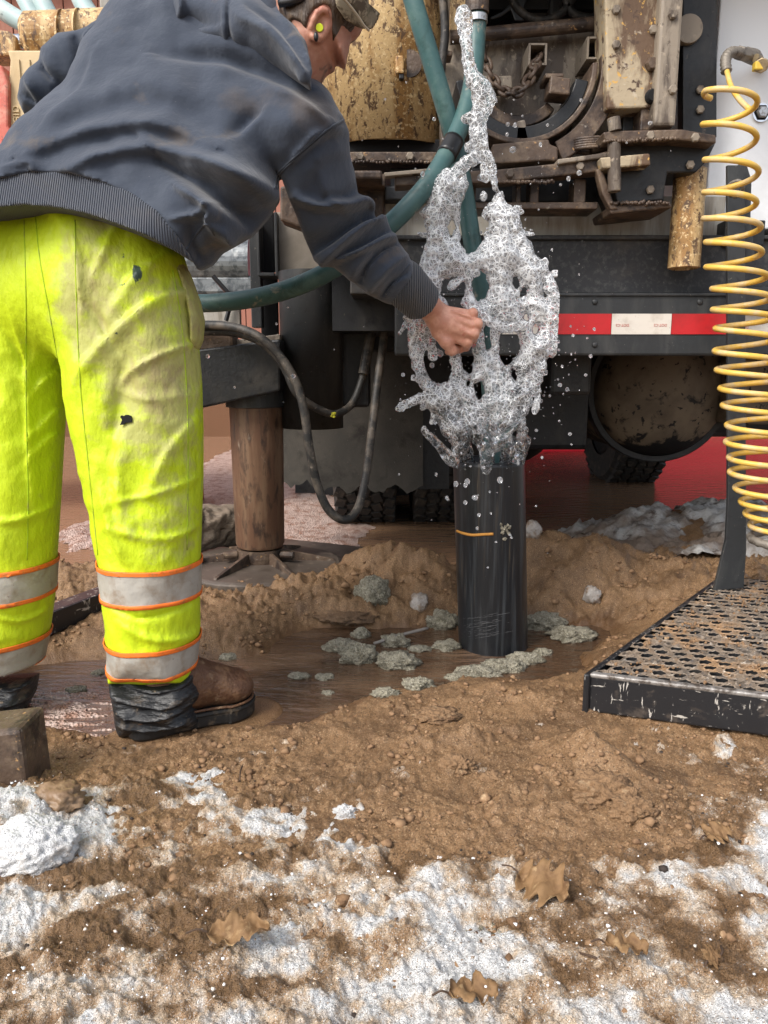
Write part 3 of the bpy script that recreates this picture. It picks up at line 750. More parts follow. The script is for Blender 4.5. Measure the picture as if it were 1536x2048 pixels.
# mud flap with a torn lower edge
xs_ = np.linspace(566, 846, 36); r2 = np.random.default_rng(2)
bot = [(x, 968 + 6 * math.sin(x * .11) + r2.uniform(-5, 5) + (10 if x > 620 else 0)) for x in xs_]
pr('mud_flap', flap_m, [(566, 700)] + bot + [(846, 700)], 2.95, .012, 0)
MB().pbox(800, 700, 900, 978, 3.05, .02).obj('mud_flap', dark_m, TR)
# bumper, sill and tape
BY = 2.10
bx('rear_bumper', slate_m, 790, 588, 1760, 711, BY, .07, .006)
bx('bumper_lip', slate_m, 790, 586, 1760, 592, BY - .006, .02, .002)
bx('sill_channel', asph_m, 700, 476, 1640, 588, BY + .05, .25, .004)
bx('sill_lip', asph_m, 700, 470, 1640, 479, BY + .035, .05, .003)
bx('body_band', band_m, 770, 392, 1450, 472, BY + .08, .06, .003)
seg = [(864, 'w'), (984, 'w2'), (1104, 'r'), (1223, 'w'), (1343, 'r'), (1462, 'w'), (1582, 'r')]
for i in range(len(seg) - 1):
    u0, u1 = seg[i][0], seg[i + 1][0]; red = (i % 2 == 0) if i < 2 else seg[i][1] == 'r'
    o = MB().pbox(u0 + .6, 627.5, u1 - .6, 668.5, BY - .0025, .004).obj('reflective_tape', redtape_m if red else whitetape_m, TR, label='red square of reflective tape' if red else 'white square of reflective tape with tiny printing')
    if not red:
        for uc in (u0 + 22, u1 - 22):
            cu = bpy.data.curves.new('t', 'FONT'); cu.body = 'DOT-C2'; cu.size = .0095; cu.align_x = 'CENTER'; cu.extrude = .0002
            tmp = bpy.data.objects.new('t', cu); coll.objects.link(tmp)
            dg = bpy.context.evaluated_depsgraph_get(); me = bpy.data.meshes.new_from_object(tmp.evaluated_get(dg))
            bpy.data.objects.remove(tmp)
            co = np.array([tuple(q.co) for q in me.vertices]); p = at(uc, 648 if uc < 1400 else 652, BY - .0034)
            W = np.stack([-co[:, 0] + p[0], p[1] - co[:, 2], -co[:, 1] + p[2]], 1)
            mesh('printing', W, [list(f.vertices) for f in me.polygons], redink_m, o)
for u, v in ((1190, 604), (1190, 690), (1400, 604)):
    MB().ico(at(u, v, BY - .001), .008, 2, 0, (1, .5, 1)).obj('rivet', slate_m, TR, smooth=True)
# domed air tank end under the bumper
tc = at(1326, 780, 3.05); RT = pxm(137, 3.05)
m = MB(); m.lathe([(RT * 1.0, .9), (RT * 1.0, .06)] + [(RT * .97 * math.cos(a), .04 - .16 * math.sin(a)) for a in np.linspace(0, 1.52, 12)] + [(0.0005, -.12)], tc, 'y', 64)
V = np.concatenate(m.V)
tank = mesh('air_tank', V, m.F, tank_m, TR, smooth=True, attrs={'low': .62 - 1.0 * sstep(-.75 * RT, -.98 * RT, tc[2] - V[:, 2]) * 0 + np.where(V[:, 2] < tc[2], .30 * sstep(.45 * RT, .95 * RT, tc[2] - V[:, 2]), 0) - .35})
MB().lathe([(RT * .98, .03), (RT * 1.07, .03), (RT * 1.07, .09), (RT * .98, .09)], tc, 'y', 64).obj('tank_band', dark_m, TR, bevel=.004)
# side panel, right
wp = bx('body_panel', white_m, 1434, -240, 1990, 458, 2.20, .6, .004)
m = MB(); c = at(1522, 226, 2.197)
m.lathe([(.0005, -.014), (.012, -.014), (.016, -.010), (.016, -.004), (.021, -.004), (.021, 0.0)], c, 'y', 6); m.obj('bolt', bolt_m, wp)
MB().lathe([(.0005, -.004), (.023, -.004), (.023, .001)], c, 'y', 24).obj('washer', chrome_m, wp)
bx('hinge_block', dark_m, 1449, 440, 1530, 492, 2.13, .06)
bx('bumper_end', slate_m, 1470, 574, 1760, 622, BY - .03, .03)
# right mast leg
pr('mast_leg', tan2_m, [(1206, -220), (1330, -220), (1322, 214), (1214, 218)], 2.02, .10, .005)
bx('mast_angle', grime_m, 1321, -220, 1367, 252, 1.99, .14, .008)
MB().pprism([(1366, -220), (1434, -220), (1434, 275), (1366, 262)], 2.10, .04).obj('side_plate', dark_m, TR, bevel=.003)
MB().lathe([(.0005, -.01), (.034, -.01), (.034, .01)], at(1376, 60, 2.095), 'y', 28).obj('cover_disc', grime_m, TR, bevel=.002)
pr('foot_post', rust_m, [(1283, 208), (1321, 208), (1321, 262), (1280, 262)], 2.03, .08)
bx('foot_web', dark_m, 1246, 214, 1284, 264, 2.09, .03)
pr('base_plate', rust_m, [(1206, 264), (1232, 261), (1366, 258), (1433, 270), (1433, 287), (1350, 279), (1212, 282)], 1.96, .20, .004)
pr('gusset_plate', dark_m, [(1232, 286), (1432, 286), (1412, 325), (1392, 345), (1335, 346), (1326, 400), (1236, 408), (1220, 360)], 2.01, .14, .004)
pr('gusset_flange', rust_m, [(1218, 412), (1340, 404), (1346, 415), (1222, 428)], 1.985, .16, .004)
pr('lug', rust_m, [(1192, 338), (1206, 338), (1226, 400), (1238, 418), (1222, 420), (1205, 388)], 1.98, .03)
m = MB(); m.tube([at(1227, 236, 1.965), at(1230, 262, 1.965)], .015, 18).obj('pin_head', grime_m, TR, smooth=False)
m = MB(); m.tube([at(1228, 286, 1.965), at(1229, 384, 1.965)], .0155, 18).obj('pin', grime_m, TR, smooth=False, bevel=.003)
for v in (130, 198): 
    m = MB(); m.lathe([(.0005, -.016), (.013, -.016), (.017, -.008), (.017, 0)], at(1303, v if v < 180 else 194, 2.018), 'y', 6 if v < 180 else 14); m.obj('bolt' if v < 180 else 'bolt_hole', rust_m if v < 180 else sock_m, TR)
lt = at(1374, 440, 2.08); lr = pxm(30, 2.08)
MB().lathe([(lr, at(1374, 340, 2.08)[2]), (lr, at(1374, 536, 2.08)[2]), (lr * .8, at(1374, 538, 2.08)[2]), (lr * .78, at(1374, 500, 2.08)[2])], (lt[0], lt[1], 0), 'z', 36).obj('leg_tube', tan_m, TR, smooth=False, label='rusty yellow stub tube hanging under the right mast foot')
# cross beam and table frame over the hole
pr('cross_beam', rust_m, [(790, 350), (1000, 338), (1120, 326), (1222, 300), (1236, 300), (1240, 338), (1120, 352), (1010, 364), (790, 372)], 1.99, .06, .004)
pr('beam_cap', grime_m, [(1115, 318), (1228, 303), (1228, 313), (1116, 328)], 1.975, .09, .003)
pr('beam_clamp', tan2_m, [(1200, 315), (1300, 306), (1302, 330), (1206, 337)], 1.955, .05, .004)
pr('weld_lip', grime_m, [(768, 345), (905, 332), (905, 341), (770, 353)], 1.975, .03, .002)
pr('tongue_plate', rust_m, [(985, 288), (1060, 281), (1098, 278), (1100, 288), (1116, 294), (1116, 320), (985, 328)], 2.02, .10, .004)
bx('lower_flange', rust_m, 936, 404, 1196, 418, 2.03, .10, .003)
bx('frame_back', dark_m, 780, 336, 1330, 404, 2.16, .03)
for u0, u1, mt in ((1148, 1172, rust_m), (1032, 1042, rust_m), (1060, 1078, rust_m), (940, 952, rust_m)):
    bx('frame_upright', mt, u0, 358, u1, 406, 2.04, .06, .003)
# left flanges under the mast shell
bx('shell_flange', rust_m, 640, 303, 905, 323, 2.12, .12, .004)
bx('shell_flange', rust_m, 640, 347, 770, 372, 2.10, .12, .004)
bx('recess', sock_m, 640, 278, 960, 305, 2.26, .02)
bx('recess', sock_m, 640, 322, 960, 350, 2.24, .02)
bx('mount_block', rust_m, 690, 340, 765, 358, 2.03, .08, .006)
pr('table_leg', rust_m, [(560, 372), (772, 372), (766, 440), (742, 470), (640, 470), (560, 440)], 2.16, .08, .006)
bx('table_leg', dark_m, 770, 372, 840, 400, 2.13, .1, .004)
# curved mast shell, left
sc = at(776, 0, 2.42); SR = .205
z0, z1 = at(776, 279, 2.23)[2], 1.75
m = MB(); m.lathe([(SR * .93, z0 + .002), (SR, z0), (SR, z1)], (sc[0], sc[1], 0), 'z', 96); m.obj('mast_shell', tan_m, TR, smooth=True)
kp = at(818, 128, 2.225)
MB().lathe([(.0005, -.004), (.034, -.004), (.034, .02)], kp, 'y', 32).obj('access_cover', rust_m, TR)
o = MB().pbox(791, 110, 808, 146, 2.19, .03).obj('latch', tan_m, TR, bevel=.004)
MB().pbox(798, 146, 808, 158, 2.195, .02).obj('latch_pin', dark_m, TR, bevel=.003)
# channel between shell and slip plate
bx('mast_channel', grime_m, 884, -220, 960, 318, 2.20, .05, .006)
pr('channel_edge', tan_m, [(905, -220), (958, -220), (950, 62), (938, 78), (900, 70)], 2.16, .03, .008)
MB().pbox(872, 100, 905, 112, 2.14, .05).obj('stud', rust_m, TR, bevel=.004)
# slip plate with square tube sockets and half-round jaws
pr('slip_plate', grime_m, [(900, 78), (1000, 72), (1215, 55), (1215, 320), (900, 330)], 2.22, .03, .004)
m = MB(); m.tube([at(900, 75, 2.17), at(1210, 46, 2.17)], .017, 18).obj('round_bar', rust_m, TR, smooth=False)
MB().tube([at(1194, 48, 2.17), at(1214, 46, 2.17)], .023, 18).obj('bar_collar', tan2_m, TR)
def socket(u0, v0, u1, v1):
    t = 4
    m = MB(); Y, D = 2.10, .12
    m.pbox(u0, v0, u0 + t, v1, Y, D); m.pbox(u1 - t, v0, u1, v1, Y, D); m.pbox(u0 + t, v0, u1 - t, v0 + t, Y, D); m.pbox(u0 + t, v1 - t, u1 - t, v1, Y, D)
    o = m.obj('tube_socket', grime_m, TR)
    MB().pbox(u0 + t, v0 + t, u1 - t, v1 - t, Y + .10, .01).obj('socket_back', sock_m, o)
socket(1057, 86, 1094, 130); socket(1174, 73, 1214, 118)
jc = at(1040, 148, 2.1)
def jaw(name, r0, r1, y0, y1, a0, a1, mat):
    s = 1 / FPX * 2.1
    m = MB(); A = np.linspace(math.radians(a0), math.radians(a1), 28)
    pts = [(jc[0] + r1 * s * math.cos(a), jc[2] + r1 * s * math.sin(a)) for a in A] + [(jc[0] + r0 * s * math.cos(a), jc[2] + r0 * s * math.sin(a)) for a in A[::-1]]
    m.prism(pts, y0, y1).obj(name, mat, TR, bevel=.003)
jaw('jaw_ring', 70, 90, 2.10, 2.20, 195, 318, rust_m)
jaw('jaw_ring', 98, 122, 2.06, 2.21, 190, 350, dark_m)
jaw('jaw_ring', 122, 132, 2.04, 2.21, 215, 362, rust_m)
jaw('outer_guard', 140, 176, 2.05, 2.08, 296, 368, rust_m)
MB().box((jc[0], 2.215, jc[2] - .17), (.32, .01, .16)).obj('jaw_recess', sock_m, TR)
pr('jaw_block', rust_m, [(1102, 150), (1142, 156), (1140, 190), (1098, 186)], 2.03, .07, .004)
pr('jaw_block', rust_m, [(1090, 146), (1128, 146), (1128, 154), (1092, 156)], 2.04, .08, .003)
pr('jaw_pedestal', grime_m, [(1034, 242), (1050, 238), (1060, 282), (1030, 284)], 2.06, .06, .004)
pr('bracket', grime_m, [(962, 152), (1024, 150), (1026, 176), (962, 178)], 2.14, .06, .004)
m = MB()
for k in range(5):
    a = np.linspace(0, 2 * np.pi, 40); c = at(1190, 300 - k * 4.6, 2.06)
    m.tube(np.stack([c[0] + .055 * np.cos(a), c[1] + .03 * np.sin(a), c[2] + 0 * a], 1), .0042, 8, False)
m.obj('return_spring', rust_m, TR, smooth=True)
# clutter in the dark above the bar
pr('control_bracket', black_m, [(978, 34), (1004, 22), (1030, 0), (1048, -40), (1062, -40), (1052, 4), (1044, 30), (1050, 42), (1030, 42), (1022, 20), (1000, 34), (984, 40)], 2.30, .04, .003)
bx('gear_housing', dark_m, 1044, -60, 1116, 38, 2.42, .2, .02); bx('valve_block', slate_m, 1100, -40, 1126, 34, 2.38, .1, .01)
bx('cab_panel', band_m, 962, -60, 1046, 58, 2.62, .02)
def bolt(u, v, Y, r=.011, mat=None): 
    m = MB(); m.lathe([(.0005, -r * .7), (r * .75, -r * .7), (r, -r * .4), (r, 0)], at(u, v, Y), 'y', 6); m.obj('bolt', mat or grime_m, TR)
for u, v, Y in ((1232, 20, 2.018), (1232, 90, 2.018), (1306, 60, 2.018), (1345, 30, 1.988), (1345, 180, 1.988), (1020, 348, 1.988), (860, 356, 1.988), (1160, 333, 1.988), (1300, 272, 1.957), (1390, 276, 1.957), (1262, 322, 2.006), (1300, 380, 2.006), (1380, 330, 2.006), (720, 313, 2.118), (820, 313, 2.118), (660, 360, 2.098), (1160, 160, 2.215), (1180, 230, 2.215), (930, 130, 2.215), (930, 220, 2.215), (930, 300, 2.215), (1400, 180, 2.095), (1400, 220, 2.095), (690, 420, 2.158), (720, 400, 2.158)): bolt(u, v, Y)
for k, pts in enumerate(([(1010, -60), (1030, 10), (1075, 40), (1130, 20), (1170, -60)], [(1120, -60), (1140, 20), (1185, 35), (1206, 10)], [(880, -60), (890, 60), (882, 160), (896, 280), (930, 330)], [(964, 330), (980, 352), (1010, 356), (1060, 342), (1100, 350)], [(1376, -60), (1388, 40), (1420, 120), (1424, 220)])):
    MB().tube(spline([at(u, v, 2.30 if k < 2 else 2.14 if k != 3 else 2.10) for u, v in pts], 40), .011 if k != 3 else .007, 10).obj('cable', blackhose_m, TR, smooth=True)
for u0, u1, v, Y in ((1000, 1110, 364, 1.985), (1222, 1340, 406, 1.98), (1210, 1360, 283, 1.955), (700, 880, 324, 2.115)):
    m = MB(); n = 30
    for q in range(n): m.ico(at(u0 + (u1 - u0) * q / n, v - (6 if Y < 1.98 else 0) * q / n, Y) + rng.normal(0, .0012, 3), .005, 1, .3)
    m.obj('weld_bead', rust_m, TR, smooth=True)
# under the left side: steel channel, panels, jack
bx('beige_panel', beige_m, 552, 424, 706, 552, 2.50, .04, .004)
m = MB(); m.pbox(514, 440, 519, 552, 2.46, .1); m.pbox(549, 424, 555, 552, 2.46, .1); m.pbox(519, 545, 549, 552, 2.46, .1); m.obj('channel_frame', slate_m, TR, bevel=.002)
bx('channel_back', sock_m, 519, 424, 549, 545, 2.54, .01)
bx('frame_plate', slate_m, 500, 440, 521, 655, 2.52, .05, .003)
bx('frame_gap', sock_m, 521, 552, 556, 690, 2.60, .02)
MB().tube([at(330, 530, 2.95), at(505, 530, 2.95)], .105, 40).obj('fuel_tank', galv_m, TR, smooth=False)
bx('tank_shelf', galv_m, 360, 551, 508, 588, 2.86, .08, .01)
bx('pale_bracket', band_m, 405, 614, 480, 652, 2.8, .03, .003)
m = MB(); m.tube([at(426, 552, 2.78), at(456, 586, 2.78), at(462, 604, 2.78), at(452, 642, 2.78)], .008, 8).obj('tank_strap', black_m, TR)
sl = at(610, 0, 2.44)[0]; sr = pxm(62, 2.44)
MB().lathe([(sr * .94, at(610, 850, 2.4)[2]), (sr, at(610, 860, 2.36)[2]), (sr, at(610, 540, 2.4)[2])], (sl, 2.46, 0), 'z', 64).obj('drop_tube', slate_m, TR, smooth=True, label='wide dark grey vertical tube beside the jack')
bx('guard_box', dark_m, 655, 540, 738, 815, 2.52, .3, .01)
bx('guard_box', dark_m, 738, 520, 830, 700, 2.70, .3, .01)
pr('outrigger_beam', dark_m, [(340, 706), (560, 678), (560, 782), (340, 830)], 2.29, .30, .006)
pr('beam_top', grime_m, [(340, 696), (560, 668), (560, 680), (340, 707)], 2.36, .2, .003)
bx('rusty_block', rust_m, 380, 664, 466, 702, 2.30, .09, .008)
jx, jy = at(521, 1100, 2.44)[0], 2.44; JZ = .042
zt, zm, zb = at(521, 805, 2.45)[2], at(521, 1090, 2.45)[2], 0
MB().lathe([(.094, zt + .10), (.094, zt - .012), (.086, zt - .014)], (jx, jy, 0), 'z', 40).obj('jack_collar', slate_m, TR, smooth=False)
MB().lathe([(.084, zt), (.078, zm + .012), (.072, zm)], (jx, jy, 0), 'z', 44).obj('jack_tube', jack_m, TR, smooth=True)
ft = MB().lathe([(.262, .002), (.266, .008), (.266, .034), (.254, .040), (.10, .046), (.05, .048), (.001, .048)], (jx, jy, JZ), 'z', 64).obj('jack_foot', plate_m, TR, smooth=False, bevel=.003)
MB().lathe([(.062, JZ + .045), (.062, zm - .006), (.075, zm - .006), (.075, zm - .03), (.072, JZ + .045)], (jx, jy, 0), 'z', 36).obj('foot_collar', rust_m, ft)
for k in range(6):
    a = math.radians(-115 + 60 * k); m = MB()
    V = []
    for s in (-.006, .006):
        for (r, z) in ((.06, JZ + .040), (.246, JZ + .038), (.24, JZ + .046), (.082, zm - .012), (.06, zm - .012)):
            V.append((jx + r * math.cos(a) - s * math.sin(a), jy + r * math.sin(a) + s * math.cos(a), z))
    m.add(V, [[0, 1, 2, 3, 4], [9, 8, 7, 6, 5]] + [[(i + 1) % 5, i, 5 + i, 5 + (i + 1) % 5] for i in range(5)])
    m.obj('rib', rust_m, ft, bevel=.002)
for s in (-1, 1): MB().tube([(jx + s * .07, jy - .03, zm - .022), (jx + s * .112, jy - .04, zm - .022)], .012, 12).obj('pin', rust_m, ft)
# breakout cylinder, top left
cy = MB().tube([at(56, 83, 2.05), at(62, 82, 2.05), at(400, 66, 2.10)], [.050, .062, .062], 36).obj('hydraulic_cylinder', tan_m, TR, smooth=False, bevel=.003)
MB().tube([at(130, 80, 2.05), at(134, 80, 2.05)], .064, 36).obj('barrel_ring', tan_m, cy)
MB().tube([at(164, 78, 2.05), at(167, 78, 2.05)], .064, 36).obj('barrel_ring', tan_m, cy)
MB().tube([at(10, 85, 2.05), at(58, 83, 2.05)], .017, 20).obj('rod', chrome_m, cy, smooth=True)
MB().pprism([(-40, 55), (14, 60), (32, 72), (30, 108), (8, 112), (-40, 112)], 2.02, .07).obj('clevis', tan_m, cy, bevel=.006)
pr('hose_guard', band_m, [(196, -40), (262, -40), (262, 26), (246, 26), (200, 30)], 2.3, .05, .004)
pr('valve_body', black_m, [(240, -20), (300, -20), (292, 16), (250, 20)], 2.2, .05, .006)

# ------------------------------------------------------------------ pipe wrench hanging at the left
WR = thing('pipe_wrench', 'red and tan pipe wrench with raised lettering behind the crouching back, far left', 'wrench', at(30, 320, 1.98))
WR['label'] = 'large red and tan pipe wrench with raised lettering behind the man\'s left elbow'
MB().pprism([(14, 100), (90, 100), (92, 240), (74, 330), (10, 330), (14, 205), (20, 120)], 1.98, .03).obj('hook_jaw', wrench_m, WR, bevel=.004)
for u in (38, 59): MB().pbox(u, 118, u + 3, 205, 1.976, .006).obj('jaw_groove', wrench_m, WR)
m = MB()
for k in range(11): m.pbox(57, 228 + 4.4 * k, 68, 230.4 + 4.4 * k, 1.972, .01)
o = m.obj('teeth', wrench_m, WR); o['kind'] = 'stuff'
m = MB()
for k in range(10): m.pbox(8, 206 + 4.6 * k, 15, 208.6 + 4.6 * k, 1.974, .01)
o = m.obj('teeth', wrench_m, WR); o['kind'] = 'stuff'
MB().pprism([(-60, 120), (4, 130), (16, 165), (16, 252), (26, 268), (26, 278), (8, 282), (6, 330), (-60, 330)], 1.965, .05).obj('red_housing', wred_m, WR, bevel=.005)
MB().pbox(8, 283, 76, 345, 1.96, .05).obj('heel_jaw', wrench_m, WR, bevel=.005)
cu = bpy.data.curves.new('t', 'FONT'); cu.body = 'RIDGID'; cu.size = .022; cu.extrude = .0018; cu.space_character = 1.12
tmp = bpy.data.objects.new('t', cu); coll.objects.link(tmp)
me = bpy.data.meshes.new_from_object(tmp.evaluated_get(bpy.context.evaluated_depsgraph_get())); bpy.data.objects.remove(tmp)
co = np.array([tuple(q.co) for q in me.vertices]); p = at(43, 283, 1.978)
mesh('lettering', np.stack([p[0] - co[:, 1], p[1] - co[:, 2], p[2] + co[:, 0]], 1), [list(f.vertices) for f in me.polygons], wrench_m, WR)
# ------------------------------------------------------------------ well casing
CX, CY, CR = at(986, 1300, 1.90)[0], 1.90, .0885
CZ = at(978, 925, 1.83)[2]
CS = thing('well_casing', 'upright black plastic casing pipe with water bursting out of its top', 'pipe', (CX, CY, -.06))
lean = np.array((at(977, 930, CY)[0] - CX, 0, 0)) / (CZ + .0)
m = MB(); prof = [(CR, -.08), (CR, CZ - .012), (CR * 1.0, CZ), (CR * .9, CZ), (CR * .89, CZ - .05), (CR * .88, -.08)]
m.lathe(prof, (0, 0, 0), 'z', 72); V = np.concatenate(m.V); V += np.array((CX, CY, 0)) + V[:, 2:3] * lean[None] * 1.0
mesh('pipe_wall', V, m.F, casing_m, CS, smooth=False)
CS.children[0].data.polygons.foreach_set('use_smooth', np.ones(len(CS.children[0].data.polygons), dtype=bool))
def on_casing(u, v, off=0.):
    d = ray(u, v); o = np.array((0, 0, CAMH)); t = 1.5
    while t < 2.6:
        p = o + d * t; c = np.array((CX, CY)) + lean[:2] * p[2]
        if np.hypot(p[0] - c[0], p[1] - c[1]) < CR + off: break
        t += .001
    return p
rt = MB(); rt.tube(spline([on_casing(914, 1062, .002), on_casing(928, 1067, .002), on_casing(945, 1070, .002), on_casing(965, 1069, .002), on_casing(987, 1068, .002)], 24), .0035, 8)
o = rt.obj('root_strand', root_m, None, smooth=True); put(o, 'thin orange root strand stuck across the black casing', 'root')
gs = MB()
for k in range(16): gs.ico(on_casing(1010 + rng.normal(0, 6), 1060 + rng.normal(0, 9), .001), .0045, 1, .4)
o = gs.obj('grout_splat', grout_m, None); put(o, 'small crumbly grout splat stuck on the upper casing wall', 'grout')
m = MB()
for k in range(26):
    v0 = 1232 + rng.uniform(0, 46); u0 = 922 + rng.uniform(0, 50); u1 = u0 + rng.uniform(30, 75)
    m.tube([on_casing(u0 + (u1 - u0) * q, v0 - (u1 - u0) * .16 * q + 4 * q * (1 - q), .0002) for q in np.linspace(0, 1, 6) if u0 + (u1 - u0) * q < 1048], .0006, 4)
scr_m = M('scuffed_plastic', (.07, .07, .072), .6)
o = m.obj('scuff_marks', scr_m, CS); o['kind'] = 'stuff'

# ------------------------------------------------------------------ hoses
def hose(name, label, cat, pts, r, mat, n=80, seg=16):
    m = MB(); m.tube(spline(pts, n), r, seg)
    return put(m.obj(name, mat, None, smooth=True), label, cat)
DROP = [at(790, -120, 1.86), at(832, 20, 1.86), at(862, 120, 1.87), at(893, 225, 1.88), at(910, 285, 1.89), at(928, 380, 1.90), at(944, 480, 1.90), at(962, 580, 1.90), at(972, 690, 1.90), at(982, 800, 1.90), at(984, 900, 1.90), at(986, 1000, 1.90)]
hose('drop_hose', 'straight green hose running from top down through the splash into the casing', 'hose', DROP, .0215, hose_m, 110)
BH = [at(957, -160, 1.93), at(955, -20, 1.93), at(953, 70, 1.93), at(944, 170, 1.91), at(925, 240, 1.87), at(898, 300, 1.83), at(862, 360, 1.79), at(810, 420, 1.77), at(745, 480, 1.77), at(680, 530, 1.78), at(600, 570, 1.80), at(520, 594, 1.82), at(440, 605, 1.85), at(380, 606, 1.88), at(300, 600, 1.9)]
hs = thing('looping_hose', 'thick green hose with clamp and black tape curving behind the outstretched sleeve', 'hose', at(905, 285, 1.85))
P = spline(BH, 130)
MB().tube(P, .0212, 18).obj('hose_wall', hose_m, hs, smooth=True)
i = int(np.argmin(np.linalg.norm(P - at(899, 296, 1.83), axis=1)))
MB().tube(P[i - 3:i + 3], .0232, 18).obj('tape_wrap', black_m, hs, smooth=True)
MB().tube([at(953, 33, 1.93), at(953, 47, 1.93)], .0255, 24).obj('hose_clamp', bolt_m, hs)
MB().tube([at(955, -200, 1.93), at(954, 28, 1.93)], .027, 20).obj('pipe_stub', rust_m, hs, smooth=False)
for k, (a, b, c, d) in enumerate([((-40, -10), (20, 30), (62, 55), (110, 90)), ((22, -60), (50, 0), (75, 45), (95, 75)), ((56, -60), (82, 0), (102, 38), (125, 75)), ((140, -50), (165, 5), (182, 32), (210, 60))]):
    lab = ['lowest pale teal hose sweeping in at the top left corner', 'pale hose touching the left side of a twin over the tan cylinder', 'pale hose touching the right side of a twin over the tan cylinder', 'single pale hose coming down beside the white guard'][k]
    o = hose('hydraulic_hose', lab, 'hose', [at(*a, 2.22), at(*b, 2.20), at(*c, 2.18), at(*d, 2.17)], .024 if k != 1 else .021, pale_hose_m, 24)
    o['group'] = 'pale hoses over the breakout cylinder'
LOOP = [at(330, 655, 2.26), at(410, 650, 2.25), at(470, 655, 2.22), at(520, 675, 2.20), at(562, 715, 2.20), at(592, 765, 2.19), at(608, 820, 2.18), at(618, 890, 2.17), at(632, 960, 2.17), at(656, 1018, 2.17), at(690, 1040, 2.18), at(716, 1015, 2.22), at(732, 950, 2.26), at(745, 850, 2.30), at(757, 750, 2.36), at(770, 660, 2.40), at(780, 560, 2.42)]
hose('black_hose', 'long black hose hanging in a deep loop in front of the mud flap', 'hose', LOOP, .0125, blackhose_m, 120)
LOOP2 = [at(330, 668, 2.27), at(420, 663, 2.27), at(480, 668, 2.26), at(530, 690, 2.25), at(568, 735, 2.25), at(592, 785, 2.25), at(625, 812, 2.28), at(668, 828, 2.32), at(702, 810, 2.38), at(722, 765, 2.42), at(734, 715, 2.44), at(742, 660, 2.45), at(752, 590, 2.46)]
hb = thing('black_hose', 'shorter black hose looping under the dark guard box with a coupling', 'hose', at(668, 828, 2.32))
P2 = spline(LOOP2, 110)
MB().tube(P2, .0115, 14).obj('hose_wall', blackhose_m, hb, smooth=True)
MB().tube([at(727, 748, 2.42), at(742, 665, 2.44)], .016, 14).obj('coupling', blackhose_m, hb)
m = MB()
for k in range(7): m.ico(at(668 + rng.normal(0, 5), 828 + rng.normal(0, 3), 2.305), .005, 1, .4)
m.obj('lime_paint_dab', M('lime_paint', (.42, .40, .02), .6), hb)
# chain on the slip plate
ch = thing('chain', 'short rusty chain sagging in front of the half round jaws', 'chain', at(1025, 188, 2.07))
cp = spline([at(966, 96, 2.12), at(974, 130, 2.10), at(986, 158, 2.08), at(1002, 178, 2.07), at(1022, 188, 2.06), at(1044, 180, 2.06), at(1060, 156, 2.08), at(1070, 130, 2.10), at(1078, 112, 2.12)], 14)
for k in range(len(cp) - 1):
    c = (cp[k] + cp[k + 1]) / 2; t = cp[k + 1] - cp[k]; Lk = np.linalg.norm(t); t = t / Lk
    nrm = np.cross(t, (0, 1, 0)); nrm /= np.linalg.norm(nrm); b = np.array((0, 1., 0)) - t * t[1]; b /= np.linalg.norm(b)
    side = (nrm + b * .35) if k % 2 else (b + nrm * .4); side /= np.linalg.norm(side)
    a = np.linspace(0, 2 * np.pi, 19)
    pts = c + np.outer(np.cos(a), t) * Lk * .70 + np.outer(np.sin(a), side) * .0115
    MB().tube(pts, .0052, 8, False).obj('link', rust_m, ch, smooth=True)

# ------------------------------------------------------------------ coiled yellow air hose
ah = thing('coiled_air_hose', 'yellow coiled air hose hanging in front of the white panel', 'air hose', at(1505, 1100, 1.72))
ctrl = np.array([(1458, 170, 46), (1457, 245, 47), (1458, 320, 47), (1462, 400, 48), (1468, 470, 50), (1472, 540, 52), (1480, 600, 53), (1488, 660, 55), (1496, 720, 57), (1504, 780, 59), (1512, 840, 61), (1520, 905, 62), (1530, 970, 58), (1550, 1045, 55), (1585, 1120, 60)], float)
# heights of the turns as seen (left-hand extremes)
tv = [182, 250, 318, 383, 437, 487, 533, 577, 620, 661, 702, 741, 779, 816, 852, 886, 919, 950, 979, 1006, 1032, 1056, 1079, 1101]
turn = np.arange(len(tv)); ph = np.linspace(-.18, len(tv) - 1.3, 1100)
vv = np.interp(ph, turn, tv); cu_ = np.interp(vv, ctrl[:, 1], ctrl[:, 0]); rr = np.interp(vv, ctrl[:, 1], ctrl[:, 2])
AY = 1.78
path = []
for p_, v_, u_, r_ in zip(ph, vv, cu_, rr):
    c = at(u_, v_, AY); R = pxm(r_, AY); a = 2 * np.pi * p_
    path.append((c[0] - R * math.cos(a), c[1] - R * .9 * math.sin(a), c[2] + .0010 * math.sin(3 * p_)))
path = np.array(path); path[:, 0] += .004 * np.sin(np.arange(len(path)) * .021) + .0025 * np.sin(np.arange(len(path)) * .057 + 1); path[:, 2] += .0022 * np.sin(np.arange(len(path)) * .033)
lead = spline([at(1454, 148, AY + .14), at(1462, 178, AY + .10), at(1478, 205, AY + .06), at(1496, 215, AY + .03), at(1504, 209, AY - .005)], 20)
MB().tube(path, .0064, 10).obj('coil', yellow_m, ah, smooth=True)
MB().tube(spline([at(1453, 140, 1.98), at(1462, 172, 1.92), at(1478, 198, 1.86), at(1499, 219, 1.80)], 24), .0060, 10).obj('hose_lead', yellow_m, ah, smooth=True)
gp0 = spline([at(1453, 144, 1.98), at(1451, 122, 1.99), at(1457, 108, 2.0), at(1470, 104, 2.02), at(1482, 108, 2.04)], 40)
m = MB(); m.tube(gp0, .0115 + .0016 * np.sin(np.arange(40) * 1.9), 14); m.obj('spring_guard', grit_m, ah, smooth=True)
